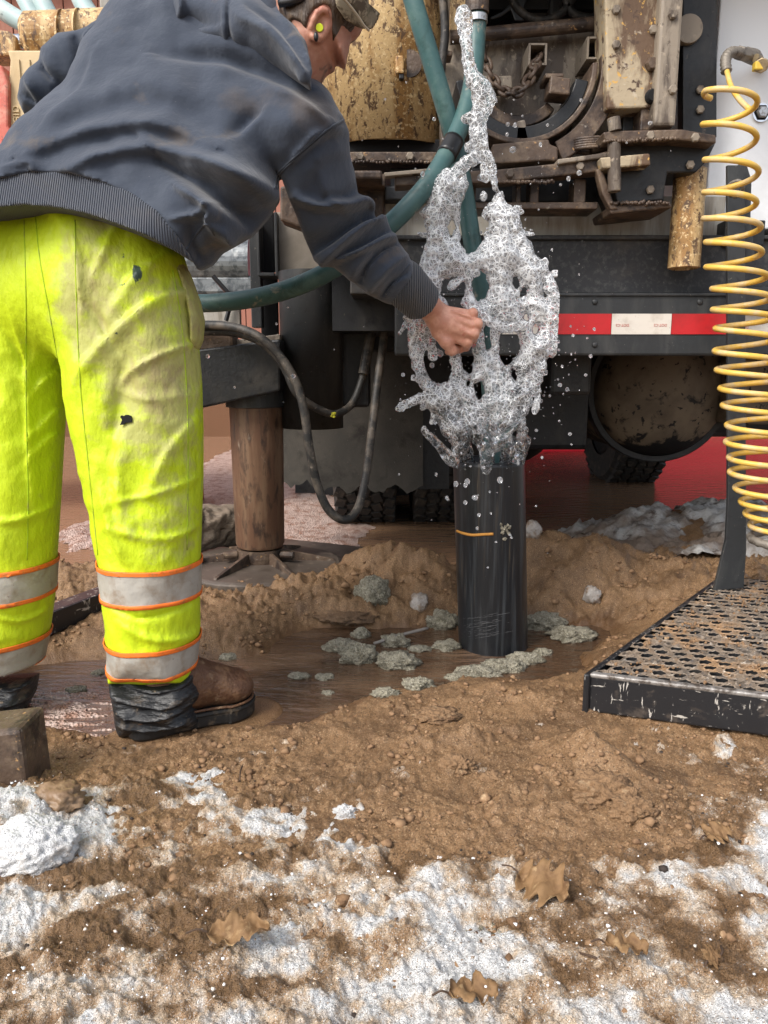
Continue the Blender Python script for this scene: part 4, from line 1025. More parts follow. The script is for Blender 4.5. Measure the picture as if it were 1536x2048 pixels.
MB().tube([at(1478, 106, 2.04), at(1493, 109, 2.06)], .017, 6).obj('hex_nut', grit_m, ah, bevel=.002)
MB().tube([at(1490, 108, 2.06), at(1508, 114, 2.08), at(1516, 121, 2.10)], [.016, .018, .014], 14).obj('swivel', grit_m, ah, smooth=False)
MB().tube([at(1511, 116, 2.05), at(1520, 121, 2.06)], .010, 10).obj('air_coupler', brass_m, ah)
MB().tube([at(1523, 131, 2.03), at(1525, 130, 2.20)], [.017, .015], 8).obj('valve', brass_m, ah, bevel=.002)
MB().pbox(1511, 121, 1533, 139, 2.03, .02).obj('yellow_tag', M('yellow_cap', (.62, .42, .06), .5), ah, bevel=.003)
bp_ = spline([at(1560, 1085, 1.77), at(1600, 1110, 1.75)], 30)
sg = path[-70:-30]; m = MB(); m.tube(path[-60:], .010 + .0012 * np.sin(np.arange(60) * 2.1), 12); m.obj('spring_guard', grit_m, ah, smooth=True)

# ------------------------------------------------------------------ folding step with perforated grip tread and its hanger
ZT = .115
def pt(u, v, z=ZT): return gp(u, v, z)
A, B = pt(1176, 1348), pt(1420, 1170); Cc = pt(1536, 1392)
ex = (Cc - A); ex /= np.linalg.norm(ex); LX = .62
ey = (B - A); LY = np.linalg.norm(ey) * 1.16; ey /= np.linalg.norm(ey)
ez = np.array((0, 0, 1.))
SP = thing('folding_step', 'black steel step with muddy toothed grip tread, at the lower right', 'step', A * (1, 1, 0) + (0, 0, ZT - .09))
SP['label'] = 'black steel step with muddy perforated grip tread hanging beside the coiled hose'
def P3(a, b, c): return A + ex * a + ey * b + ez * c
def slab(a0, a1, b0, b1, c0, c1):
    V = [P3(a, b, c) for a in (a0, a1) for b in (b0, b1) for c in (c0, c1)]
    return V, [(0, 1, 3, 2), (4, 6, 7, 5), (0, 4, 5, 1), (2, 3, 7, 6), (0, 2, 6, 4), (1, 5, 7, 3)]
MB().add(*slab(.004, LX, 0, .010, -.078, -.003)).obj('front_channel', frame_m, SP, bevel=.004)
MB().add(*slab(.004, LX, -.003, .014, -.006, .003)).obj('front_lip', edge_m, SP, bevel=.003)
MB().add(*slab(-.006, .006, -.008, LY, -.084, .002)).obj('side_channel', frame_m, SP, bevel=.004)
MB().add(*slab(.010, LX, LY - .01, LY, -.07, -.003)).obj('rear_channel', frame_m, SP, bevel=.003)
# tread: a plate pierced by raised crown holes
def tread_plate():
    V, F = [], []; n = 0
    px_, py_ = .0375, .0325
    rows = int(LY / py_); cols = int(LX / px_) + 1
    r_ = np.random.default_rng(12)
    for j in range(rows):
        for i in range(cols):
            cx = .020 + i * px_ + (px_ / 2 if j % 2 else 0); cy = .020 + j * py_
            K = 12; a = np.linspace(0, 2 * np.pi, K, endpoint=False) + .1
            hexr = np.array([min(px_ / 2 / max(1e-6, abs(math.cos(q))), py_ / 2 / max(1e-6, abs(math.sin(q)))) for q in a])
            R1 = .0158; R2 = .0126
            tooth = np.where(np.arange(K) % 2, .0026, .0008) * r_.uniform(.4, 1.4, K)
            fill = r_.uniform(0, 1) < .18
            rings = [(hexr, 0 * a), (np.full(K, R1), 0 * a + .0006), (np.full(K, R2 * 1.08), tooth + .0014), (np.full(K, R2 * .93), tooth * .8 + .0008), (np.full(K, R2 * .88), 0 * a - (.003 if fill else .034))]
            for rad, h in rings:
                rad = rad * (1 + (r_.uniform(-.10, .10, K) if rad is not hexr else 0))
                for q in range(K): V.append(P3(cx + rad[q] * math.cos(a[q]), cy + rad[q] * math.sin(a[q]), h[q] - .002))
            for s in range(4):
                for q in range(K): F.append([n + s * K + q, n + s * K + (q + 1) % K, n + (s + 1) * K + (q + 1) % K, n + (s + 1) * K + q])
            if fill: F.append([n + 4 * K + q for q in range(K)])
            n += 5 * K
    return V, F
V, F = tread_plate()
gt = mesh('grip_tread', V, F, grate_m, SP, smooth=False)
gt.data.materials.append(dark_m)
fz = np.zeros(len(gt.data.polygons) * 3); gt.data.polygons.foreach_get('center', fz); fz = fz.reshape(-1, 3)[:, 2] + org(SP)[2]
gt.data.polygons.foreach_set('material_index', (fz < ZT - .006).astype(np.int32))  # hole walls coloured black for the shade inside, as is the pan below
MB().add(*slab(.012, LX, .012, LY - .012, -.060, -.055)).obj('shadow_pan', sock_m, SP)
# sand lying on the tread
m = MB()
for k in range(1500):
    a, b = rng.uniform(.02, LX), rng.uniform(.02, LY)
    if fbm2(np.array([a * 9]), np.array([b * 9]), 3, 15)[0] + rng.normal(0, .1) < .08: continue
    m.ico(P3(a, b, .001), rng.uniform(.0012, .0042), 1, .3)
o = m.obj('sand_on_tread', crumb_m, None); o['kind'] = 'stuff'
# flat hanger bar
hy = at(1462, 1165, 2.02)
hb_pts = [(1455, 330), (1490, 330), (1493, 1100), (1488, 1176), (1428, 1182), (1438, 1140), (1452, 1080), (1456, 1000)]
pb_ = pt(1450, 1178)
MB().pprism(hb_pts, float(pb_[1]) - .012, .012).obj('hanger_bar', slate_m, SP, bevel=.002)
m = MB(); m.tube(spline([at(1462, 392, 1.98), at(1458, 372, 1.95), at(1476, 362, 1.93), at(1486, 372, 1.93), at(1480, 388, 1.95), at(1468, 394, 1.97)], 24), .005, 8); m.obj('hanger_clip', grit_m, SP, smooth=True)
m = MB(); m.pprism([(1478, 328), (1492, 322), (1504, 360), (1502, 440), (1512, 520), (1490, 520), (1486, 400)], float(pb_[1]) + .01, .02).obj('hanger_shield', slate_m, SP, bevel=.003)

# ------------------------------------------------------------------ things lying about
pl = gp(560, 1108, .0)
o = MB().add([tuple(gp(u, v, z)) for z in (-.03, .040) for u, v in ((330, 1180), (700, 1158), (740, 1095), (420, 1062))], [(3, 2, 1, 0), (4, 5, 6, 7), (0, 1, 5, 4), (1, 2, 6, 5), (2, 3, 7, 6), (3, 0, 4, 7)]).obj('ground_plate', plate_m, None, bevel=.004)
put(o, 'grey muddy steel plate lying under the round jack foot', 'plate')
wb = Field((-.85, 2.5, -.02), (-.30, 2.95, .26), .008)
a0, a1 = gp(372, 1095, .085), gp(474, 1062, .10)
a0, a1 = np.array((at(360, 1045, 2.62))), np.array((at(470, 1040, 2.78)))
wb.cap(a0, a1, .062, .055, 0); wb.cap(a0 + (0, .05, -.03), a1 + (0, .05, -.03), .06, .06, .02); wb.cap(a0 + (0, 0, -.06), a1 + (-.02, 0, -.05), .055, .05, .02)
V, F = wb.get(); V = V + (fbm3(V * (.6, 1, 1), 22, 3, 5)[:, None] * .016) * np.sign(V - V.mean(0)) + np.stack([0 * V[:, 0], np.round(V[:, 1] * 40) / 40 * .0, np.abs(pn3(V[:, 0] * 6, V[:, 1] * 60, V[:, 2] * 60)) * .01], 1)
o = mesh('timber_block', V, F, wood_m, None, smooth=True); put(o, 'weathered timber block lying behind the rusty jack tube', 'timber')
# black channel lying on the sand, running behind the right trouser leg
c0, c1 = gp(95, 1238, .085), gp(405, 1118, .10); e = (c1 - c0); e /= np.linalg.norm(e); nn = np.cross(e, (0, 0, 1.)); L_ = np.linalg.norm(c1 - c0) * 1.0
m = MB()
for (n0, n1, z0_, z1_) in ((0, .006, -.045, .012), (.006, .06, .004, .012), (.006, .06, -.045, -.038)):
    V = [c0 + e * a + nn * b + np.array((0, 0, c)) for a in (-.6, L_) for b in (-n0, -n1) for c in (z0_, z1_)]
    m.add(V, [(0, 1, 3, 2), (4, 6, 7, 5), (0, 4, 5, 1), (2, 3, 7, 6), (0, 2, 6, 4), (1, 5, 7, 3)])
o = m.obj('steel_channel', frame_m, None, bevel=.002); put(o, 'black steel channel lying on the sand and passing behind the trouser legs', 'steel bar')
# cut-off steel post at the left edge
tp, b0 = gp(20, 1640, .02), gp(-30, 1640, .02)
py = float(gp(20, 1640, .0)[1]) + .02
m = MB(); m.prism([tuple(at(-70, 1470, py)[[0, 2]]), tuple(at(40, 1458, py)[[0, 2]]), tuple(at(66, 1650, py)[[0, 2]]), tuple(at(-60, 1660, py)[[0, 2]])], py, py + .09)
o = m.obj('post_stub', rust_m, None, bevel=.008); put(o, 'stubby rusty steel post end standing in mud at the left edge', 'post')
def lump(name, u, v, w, h, mat, label, cat, seed, rough=.30, sc=40, group=None, lift=.4, sub=3, fine=0.):
    p = on_ground(u, v); t = np.linalg.norm(p - (0, 0, CAMH)) * .98
    if p[2] < -.004: p = gp(u, v, -.004)
    rx, rz = w / 2 * t / FPX, h / 2 * t / FPX
    V, F = _ICO[sub]
    V = np.asarray(V)
    n = fbm3(V * 1.0 + seed, 1.7, 4, seed % 7); n2 = fbm3(V + seed * 2, 5.5, 3, seed % 5)
    n3 = np.abs(fbm3(V + seed * 3, 13., 2, seed % 6)) if sub > 3 else 0
    W = V * (1 + rough * 1.5 * n + rough * 1.1 * n2 - rough * .5 * n3)[:, None] * np.array((rx * 1.08, rx * .85, rz * .86))
    W[:, 2] = np.maximum(W[:, 2], -rz * .5)
    o = mesh(name, W + p + (0, rx * .5, rz * lift), F, mat, None, smooth=True)
    put(o, label, cat, group); return o
b_ = bmesh.new(); bmesh.ops.create_icosphere(b_, subdivisions=4, radius=1); b_.verts.ensure_lookup_table()
_ICO[4] = (np.array([tuple(q.co) for q in b_.verts]), [[q.index for q in f.verts] for f in b_.faces])
bmesh.ops.subdivide_edges(b_, edges=b_.edges[:], cuts=1, use_grid_fill=True); b_.verts.ensure_lookup_table()
_c5 = np.array([tuple(q.co) for q in b_.verts]); _c5 /= np.linalg.norm(_c5, axis=1)[:, None]
_ICO[5] = (_c5, [[q.index for q in f.verts] for f in b_.faces]); b_.free()
GL = [(718, 1330, 62, 58, 'roundest grout lump in the puddle, left of the casing'), (795, 1340, 74, 40, 'angular grout lump with a dark tip below the stick'), (790, 1295, 52, 34, 'grout chunk under the near end of the thin stick'),
      (888, 1262, 62, 56, 'tall grout chunk touching the left side of the casing'), (895, 1303, 50, 26, 'half sunk grout chunk at the casing foot, left side'), (1092, 1262, 72, 48, 'grout chunk right of the casing in brown water'),
      (1150, 1285, 78, 36, 'flat grout slab on the right bank of the pit'), (680, 1305, 62, 30, 'low broken grout pile next to the roundest lump'), (722, 1278, 36, 30, 'small grout knob behind the broken pile'),
      (840, 1305, 40, 16, 'thin grout flake floating between stick and casing'), (598, 1360, 38, 14, 'grey grout crumb furthest left in the pit'), (648, 1362, 34, 14, 'grey grout crumb just right of the furthest left one'),
      (835, 1378, 60, 26, 'grout piece over dark bark at the near rim of the pit'), (770, 1395, 50, 20, 'small tilted grout flake at the near water edge'), (655, 1392, 22, 12, 'tan pebble of grout near the puddle rim'),
      (150, 1388, 34, 16, 'small grout crumb in the left puddle between the legs'), (196, 1352, 26, 14, 'tiny grout crumb at the back edge of the left puddle'), (455, 1322, 34, 18, 'wet grout crumb in the water just right of the black cuff')]
for k, (u, v, w, h, lb) in enumerate(GL): lump('grout_lump', u, v, w, h, grout_m, lb, 'grout', 11 + k, .34, group='grey grout lumps round the casing', sub=4 if w > 45 else 3)
for k, (u, v, w, h) in enumerate([(960, 1345, 90, 24), (1020, 1330, 80, 28), (1065, 1315, 60, 24), (915, 1352, 50, 18), (1085, 1305, 36, 18)]):
    pass
FG = []
V_all, F_all, n_ = [], [], 0
for k, (u, v, w, h) in enumerate([(955, 1348, 96, 30), (1005, 1336, 90, 34), (1050, 1322, 74, 32), (918, 1356, 56, 20), (1084, 1308, 40, 22)]):
    p = gp(u, v, .0); t = np.linalg.norm(p - (0, 0, CAMH)); rx, rz = w / 2 * t / FPX, h / 2 * t / FPX
    Vv, Ff = _ICO[4]; Vv = np.asarray(Vv)
    W = Vv * (1 + .35 * fbm3(Vv + k, 2.1, 4, k) + .2 * fbm3(Vv + k, 6, 3, k))[:, None] * (rx, rx * .6, rz) + p
    V_all.append(W); F_all += [[i + n_ for i in f] for f in Ff]; n_ += len(W)
o = mesh('grout_collar', np.concatenate(V_all), F_all, grout_m, None, smooth=True); put(o, 'lumpy pale grout collar around the near foot of the casing', 'grout')
clod_m0 = M('mud_clod', (.16, .095, .05), .6, layers=[((.09, .05, .025), 26, .5, .66), ((.24, .155, .085), 60, .56, .7)], bumps=[(190, 1., .006), (600, .6, .002)])
lump('grout_slab', 745, 1205, 66, 84, grout_m, 'upright grout slab leaning on the heap left of the casing', 'grout', 51, .26, lift=.35, sub=4)
lump('mud_slab', 690, 1245, 120, 34, clod_m0, 'overhanging brown mud slab beside the leaning grout slab', 'mud', 52, .3, lift=.4, sub=4)
lump('ice_chunk', 838, 1222, 36, 54, ice_m, 'grey ice chunk standing in the heap left of the casing', 'ice', 53, .26, sub=3)
lump('ice_chunk', 1066, 1075, 34, 54, ice_m, 'smooth grey ice chunk just behind the casing, right side', 'ice', 54, .14, sub=3)
lump('ice_chunk', 1186, 1205, 30, 50, ice_m, 'wet ice streak in the hollow right of the casing', 'ice', 55, .3, sub=3)
lump('snow_lump', 40, 1740, 150, 120, M('clean_snow', (.78, .78, .78), .5, layers=[((.58, .47, .36), 16, .54, .74), ((.66, .66, .66), 300, .52, .62), ((.10, .07, .05), 240, .71, .75)], bumps=[(230, 1., .008), (600, .8, .003)]), 'big clean white snow lump at the left edge of the foreground', 'snow', 56, .15, lift=.3, sub=5)
lump('mud_splat', 105, 1620, 90, 60, mud_m, 'smooth wet mud splat next to the rusty post end', 'mud', 57, .30, lift=.3, sub=4)
CL = [(1215, 1610, 130, 80, 'large footworn sand clod pressed into snow on the right'), (1268, 1640, 72, 60, 'rounded sand clod at the right end of the large one'), (915, 1545, 66, 48, 'dark sand clod standing alone in the middle ground'), (985, 1562, 40, 26, 'small dark clod right of the lone one'),
      (78, 1860, 56, 44, 'brown clod below the clean snow lump'), (185, 1965, 52, 50, 'dark brown clod in snow, upper of three'), (280, 2025, 50, 40, 'dark brown clod in snow, right of three'), (160, 2040, 70, 40, 'dark brown clod in snow, lowest of three'), (690, 1638, 44, 40, 'crusty snow knob stained with sand'), (875, 1440, 80, 24, 'wet leafy clod on smooth sand below the casing'), (130, 1775, 48, 30, 'flat brown clod right of the clean snow lump'), (1385, 1700, 80, 26, 'thin sand clod with twig at the right in snow')]
clod_m = M('sand_clod', (.235, .14, .072), .85, layers=[((.13, .07, .035), 26, .5, .66), ((.36, .25, .145), 60, .56, .7)], bumps=[(190, 1., .006), (600, .6, .002)])
for k, (u, v, w, h, lb) in enumerate(CL): lump('sand_clod', u, v, w, h, clod_m if k != 8 else snow_m, lb, 'clod', 71 + k, .34, group='clods on the sand and snow', sub=5 if w > 60 else 4, lift=.15)
o = MB().ico(on_ground(1245, 1856) + (0, 0, .008), .0028, 1, .3).obj('paint_fleck', M('pink_paint', (.75, .05, .16), .6), None); put(o, 'tiny bright pink fleck lying on the snow at the right', 'fleck')
# stick, twigs, leaves
p0, p1 = gp(748, 1287, .010), gp(856, 1256, .022)
o = MB().tube(spline([p0, (p0 + p1) / 2 + (0, 0, .002), p1], 12), .0042, 8).obj('stick', M('grey_stick', (.22, .20, .18), .7), None, smooth=True); put(o, 'thin grey stick resting on grout chunks in the pit', 'stick')
def leaf(u, v, w, h, lab, seed, tilt=12, rot=0):
    p = on_ground(u, v); t = np.linalg.norm(p - (0, 0, CAMH)); Lw = w * .85 * t / FPX / 2; Lh = h * t / FPX / 2 * 1.6
    r_ = np.random.default_rng(seed)
    n, k = 28, 8; V = []; F = []
    for i in range(n + 1):
        s = i / n * 2 - 1
        wd = math.sqrt(max(0, 1 - s * s)) * (.36 + .62 * abs(math.sin(3.3 * math.pi * (s * .5 + .5) + .3 * seed)) * r_.uniform(.6, 1.1)) + .02
        for j in range(k + 1):
            q = j / k * 2 - 1
            V.append((s * Lw, q * wd * Lh, .012 * abs(q) ** 1.5 * Lw / .05 * (.6 + .6 * math.sin(3 * s + seed)) + .007 * math.sin(4 * s + q * 2.5 + seed) * Lw / .05 + .0025 * math.sin(9 * s - 3 * q) * Lw / .05 + .0015 * r_.uniform(-1, 1)))
    for i in range(n):
        for j in range(k):
            a = i * (k + 1) + j; F.append([a, a + 1, a + k + 2, a + k + 1])
    V = np.array(V) @ (rotm('Z', rot) @ rotm('X', tilt) @ rotm('Y', r_.uniform(-8, 8))).T
    V = V + p + (0, 0, .004 - min(0, V[:, 2].min()) * .7 + max(0, float(snow_cover(p[0], p[1]))) * .02)
    lf = thing('oak_leaf', lab, 'leaf', p, 'dead leaves on the snow')
    b = mesh('blade', V, F, leaf_m, lf, smooth=True)
    so = b.modifiers.new('thick', 'SOLIDIFY'); so.thickness = .0004
    d = np.array((math.cos(math.radians(rot)), math.sin(math.radians(rot)), 0))
    c = V.mean(0)
    MB().tube(spline([c - d * Lw * 1.0, c - d * Lw * 1.3 + (0, 0, .004), c - d * Lw * 1.65], 8), .0012, 6).obj('stalk', twig_m, lf)
leaf(480, 1915, 125, 42, 'curled tan leaf on stained snow, left of centre', 1, 20, 5)
leaf(1085, 1800, 115, 66, 'broad orange-brown leaf at the lower tip of the sand', 2, 24, -38)
leaf(1250, 1940, 84, 30, 'small tan leaf with long stalk on white snow', 3, 14, -4)
leaf(945, 2034, 100, 40, 'brown leaf cut off by the bottom edge', 4, 16, 10)
leaf(1430, 1690, 60, 34, 'dull brown leaf half buried in sand by the right clod', 5, 18, 30)
leaf(1418, 1945, 40, 26, 'little upright leaf scrap on snow at the right', 6, 40, 50)
for k, (a, b, lb) in enumerate([((1150, 1922), (1206, 1942), 'curved dark twig left of the small tan leaf'), ((485, 1545), (480, 1575), 'short pale grass stem in the sand below the boot'), ((1440, 1910), (1436, 1935), 'tiny dark twig by the leaf scrap')]):
    p0, p1 = on_ground(*a) + (0, 0, .012), on_ground(*b) + (0, 0, .012)
    o = MB().tube(spline([p0, (p0 + p1) / 2 + (0, -.006, .006), p1], 10), .0014, 6).obj('twig', twig_m, None, smooth=True); put(o, lb, 'twig')
# ------------------------------------------------------------------ the man
MAN = thing('person', 'man in charcoal hoodie and dirty hi-vis trousers bending towards the spouting casing', 'person', (-.42, 1.42, 0))
# trousers: two legs that meet at the seat
PR, PL = Plane((250, 700, 1.42)), Plane((40, 700, 1.50))
right_leg = [(110, 395), (180, 400), (250, 420), (310, 450), (355, 495), (372, 545), (386, 590), (392, 640), (396, 700), (401, 760), (404, 860), (404, 960), (401, 1050), (398, 1130), (397, 1200), (398, 1260), (392, 1300), (388, 1340), (384, 1360), (222, 1360), (219, 1300), (214, 1240), (207, 1180), (198, 1120), (186, 1040), (170, 960), (150, 870), (134, 790), (124, 700), (105, 600), (100, 480)]
left_leg = [(-110, 400), (0, 400), (60, 398), (150, 405), (165, 500), (150, 620), (132, 700), (126, 770), (124, 830), (119, 905), (114, 1000), (109, 1080), (105, 1140), (102, 1200), (94, 1260), (82, 1310), (70, 1370), (-60, 1370), (-75, 1250), (-95, 1000), (-115, 700), (-125, 520)]
tf = Field((-.92, 1.22, .12), (-.30, 1.68, 1.05), .0048)
def crease(seed, amp):
    def f(X, Z):
        a = fbm2(X * 11 + Z * 4, Z * 6 - X * 3, 3, seed)
        b = np.abs(fbm2(X * 9 + Z * 7, Z * 9 - X * 5, 3, seed + 9))
        return amp * (a * .8 - b * 1.1)
    return f
foldR = [([(385, 560), (300, 610), (200, 700), (150, 760)], .014, .011), ([(330, 500), (270, 560), (220, 640)], .016, .010), ([(380, 680), (320, 710), (262, 745), (240, 770)], .007, .008), ([(165, 600), (200, 640), (235, 700)], .012, -.008),
         ([(150, 470), (165, 540), (170, 640)], .010, .010), ([(230, 440), (215, 500), (190, 560)], .010, .009), ([(390, 960), (310, 985), (230, 1000)], .008, .006), ([(395, 1060), (330, 1075), (220, 1050)], .009, .006),
         ([(250, 860), (240, 950), (252, 1060)], .020, .012), ([(205, 980), (225, 1060), (250, 1120)], .012, .009), ([(390, 830), (340, 900), (300, 980)], .014, .007), ([(380, 1290), (300, 1270), (240, 1240)], .009, .007), ([(225, 1215), (290, 1235), (380, 1222)], .007, -.006),
         ([(230, 780), (300, 800), (380, 790)], .010, .004), ([(250, 730), (238, 800), (235, 860)], .022, -.012)]
foldL = [([(40, 430), (50, 520), (48, 640), (52, 760), (55, 880), (58, 1020)], .006, .008, .9), ([(100, 430), (88, 480), (70, 540)], .009, .010), ([(70, 430), (60, 480), (62, 540)], .008, .009), ([(20, 430), (10, 500), (18, 560)], .010, .009), ([(115, 620), (80, 680), (55, 740)], .008, .008), ([(118, 720), (85, 750), (60, 790)], .008, .008),
         ([(120, 780), (85, 830), (55, 880)], .009, .008), ([(112, 860), (80, 880), (50, 930)], .009, .008), ([(10, 640), (35, 700), (52, 760)], .011, -.007), ([(100, 1010), (50, 1035), (0, 1040)], .009, .007), ([(95, 1230), (40, 1245), (0, 1230)], .008, .007)]
tf.sheet(right_leg, PR, .098, .085, 0, foldR, ripple=crease(3, .0055))
tf.sheet(left_leg, PL, .098, .085, .03, foldL, ripple=crease(5, .0055))
tf.ell(PR.pt(150, 560) + (0, .03, 0), (.17, .11, .13), .05)
V, F = tf.get()
# stains that belong to the cloth
uvx = np.stack([(V[:, 0] - PR.pt(250, 700)[0]) * FPX / 1.40 + 250, 739 - (V[:, 2] - CAMH) * FPX / 1.41], 1)
def blob(u, v, ru, rv): return np.exp(-(((uvx[:, 0] - u) / ru) ** 2 + ((uvx[:, 1] - v) / rv) ** 2))
dirt = -.11 + .58 * blob(215, 610, 70, 130) + .32 * blob(340, 640, 70, 200) + .34 * blob(290, 850, 90, 170) + .22 * blob(370, 900, 40, 260) + .20 * blob(300, 1090, 120, 110) + .28 * blob(270, 470, 70, 40) + .24 * blob(330, 760, 70, 60) + .20 * blob(130, 900, 26, 200) + .22 * blob(60, 1000, 90, 150) + .10 * blob(20, 620, 60, 200)
dirt += .55 * blob(392, 1280, 14, 60) + .3 * blob(398, 640, 22, 90)
ink = -.1 + .62 * blob(315, 565, 12, 22) + .50 * blob(290, 535, 14, 14) + .55 * blob(328, 648, 9, 8) + .42 * blob(262, 660, 22, 20) + .50 * blob(276, 676, 7, 7) + .42 * blob(285, 590, 22, 4) + .3 * blob(300, 580, 50, 50)
TV, TF = V, F
def strip_tris(Vs, Fs, fn):
    """cut a copy of a mesh to the side of a plane fn = (point, normal) list"""
    b = bmesh.new(); vs_ = [b.verts.new(p) for p in Vs]; 
    for f in Fs:
        try: b.faces.new([vs_[i] for i in f])
        except ValueError: pass
    for p, n in fn:
        bmesh.ops.bisect_plane(b, geom=b.verts[:] + b.edges[:] + b.faces[:], dist=1e-6, plane_co=p, plane_no=n, clear_outer=True)
    b.verts.ensure_lookup_table()
    b.normal_update()
    out = np.array([tuple(q.co) for q in b.verts]); no = np.array([tuple(q.normal) for q in b.verts])
    for i, q in enumerate(b.verts): q.index = i
    fs = [[q.index for q in f.verts] for f in b.faces]; b.free()
    return out, no, fs
def cut_z(Vs, Fs, sel, zlo, zhi, xm, slope=0.):
    """part of the mesh between two slightly sloping heights at x = xm"""
    idx = np.where(sel(Vs))[0]; mp = np.full(len(Vs), -1); mp[idx] = np.arange(len(idx))
    f = np.asarray(Fs); k = (mp[f] >= 0).all(1); f = mp[f[k]]
    Vv = Vs[idx]
    zc = Vv[f].mean(1)[:, 2]; pad = .03
    k2 = (zc > min(zlo) - pad) & (zc < max(zhi) + pad)
    f = f[k2]; u, inv = np.unique(f, return_inverse=True); f = inv.reshape(f.shape); Vv = Vv[u]
    planes = []
    if zlo is not None: planes.append(((xm, 0, sum(zlo) / 2), (slope, .0, -1)))
    if zhi is not None: planes.append(((xm, 0, sum(zhi) / 2), (-slope, .0, 1)))
    return strip_tris(Vv, f, planes)
split_x = PR.pt(150, 1000)[0] - .012
isR = lambda Q: (Q[:, 0] > split_x - .0) ; isL = lambda Q: Q[:, 0] < split_x + .0
isRl = lambda Q: (Q[:, 0] > PR.pt(160, 1200)[0]); isLl = lambda Q: Q[:, 0] < PR.pt(160, 1200)[0]
tro = mesh('trousers', V, F, hivis_m, MAN, smooth=True, attrs={'dirt': dirt, 'ink': ink})
def band(name, mat, sel, plane, u, va, vb, off, lab=None, slope=0.):
    za, zb = plane.pt(u, va)[2], plane.pt(u, vb)[2]
    o_, n_, f_ = cut_z(V, F, sel, (zb, zb), (za, za), plane.pt(u, va)[0], slope)
    o = mesh(name, o_ + n_ * off, f_, mat, tro, smooth=True, label=lab)
    so = o.modifiers.new('thick', 'SOLIDIFY'); so.thickness = .0025; so.offset = -1
    return o
FY = PR.a - .09
PRf, PLf = Plane((250, 700, PR.a - .085)), Plane((40, 700, PL.a - .085))
for (sel, pl, u, bands, sl_) in ((isRl, PRf, 300, [(1148, 1212), (1308, 1362)], .0), (isLl, PLf, 50, [(1148, 1208), (1300, 1356)], .06)):
    for va, vb in bands:
        band('reflective_band', refl_m, sel, pl, u, va, vb, .003, slope=sl_)
        band('orange_trim', orange_m, sel, pl, u, va - 7, va + 2, .0045, slope=sl_); band('orange_trim', orange_m, sel, pl, u, vb - 4, vb + 4, .0045, slope=sl_)
sfn = lambda u, v, off=0.: _ts(u, v, off)
from mathutils.bvhtree import BVHTree
_tt = BVHTree.FromPolygons([tuple(p) for p in TV], [tuple(f) for f in TF.tolist()])
def _ts(u, v, off=0.):
    d = ray(u, v); d = d / np.linalg.norm(d); h = _tt.ray_cast(Vector((0, 0, CAMH)), Vector(d))
    return None if h[0] is None else np.array(h[0]) + np.array(h[1]) * off
seam_y = M('hi_vis_seam', (.36, .52, .01), .6, layers=[((.25, .22, .08), 40, .5, .7)])
for px_ in ([(70, 425), (80, 520), (98, 620), (116, 720)], [(48, 430), (52, 600), (52, 800), (56, 1000), (54, 1120)], [(150, 440), (152, 560), (160, 760), (178, 940), (196, 1110)], [(345, 540), (362, 640), (372, 760), (376, 900), (374, 1100)]):
    q = [_ts(u, v, .0002) for u, v in spline([(a, b, 0) for a, b in px_], 50)[:, :2]]; q = [p for p in q if p is not None]
    MB().tube(np.array(q), .0011, 5).obj('seam', seam_y, tro, smooth=True)
# side pocket flap
pf = Field((-.40, 1.26, .62), (-.22, 1.52, 1.0), .004)
pf.sheet([(352, 500), (378, 545), (398, 600), (407, 640), (404, 680), (396, 700), (384, 690), (380, 640), (368, 580), (350, 530)], Plane((390, 640, 1.42)), .05, .02, 0, ripple=crease(8, .003))
V2, F2 = pf.get()
mesh('pocket_flap', V2, F2, hivis_m, tro, smooth=True, attrs={'dirt': np.full(len(V2), .55), 'ink': np.full(len(V2), -.2)})
# the burnt hole
hp = PR.pt(249, 838)
d = ray(249, 838); idx = np.where((np.abs(uvx[:, 0] - 249) < 30) & (np.abs(uvx[:, 1] - 838) < 30) & (V[:, 1] < PR.a - .03))[0]
if len(idx):
    rr_ = np.random.default_rng(5); best = idx[np.argmin(np.abs(V[idx, 0] - hp[0]) + np.abs(V[idx, 2] - hp[2]))]
    c = V[best]; Q = []
    P_ = at(249, 838, c[1] - .0025)
    for k in range(14):
        a = 2 * math.pi * k / 14; r = .0088 * (1 + .5 * rr_.uniform(-1, 1)) ; Q.append((P_[0] + r * math.cos(a) * 1.05, P_[1], P_[2] + r * math.sin(a)))
    Q2 = [(x, y + .004, z) for x, y, z in Q]
    mesh('burn_hole', Q + Q2, [list(range(13, -1, -1)), list(range(14, 28))] + [[i, (i + 1) % 14, 14 + (i + 1) % 14, 14 + i] for i in range(14)], sock_m, tro)
# black cuffs bunched over the boots
def cuff(plane, outline, seed, label):
    P = plane.poly(outline)
    c = Field((P[:, 0].min() - .03, plane.a - .16, P[:, 1].min() - .03), (P[:, 0].max() + .03, plane.a + .14, P[:, 1].max() + .03), .0045)
    fl = [([(outline[0][0], 1370), ((outline[0][0] + outline[1][0]) / 2, 1385), (outline[1][0], 1372)], .008, .008), ([(outline[0][0], 1395), ((outline[0][0] + outline[1][0]) / 2 + 20, 1412), (outline[1][0], 1392)], .008, .010), ([(outline[0][0] + 8, 1425), ((outline[0][0] + outline[1][0]) / 2, 1436), (outline[1][0], 1418)], .008, .011), ([(outline[0][0] + 10, 1450), ((outline[0][0] + outline[1][0]) / 2, 1462), (outline[1][0], 1446)], .007, .008)]
    c.sheet(outline, plane, .072, .05, 0, fl, ripple=crease(seed, .006))
    v, f = c.get(); mesh('leg_cuff', v, f, cuff_m, tro, smooth=True)
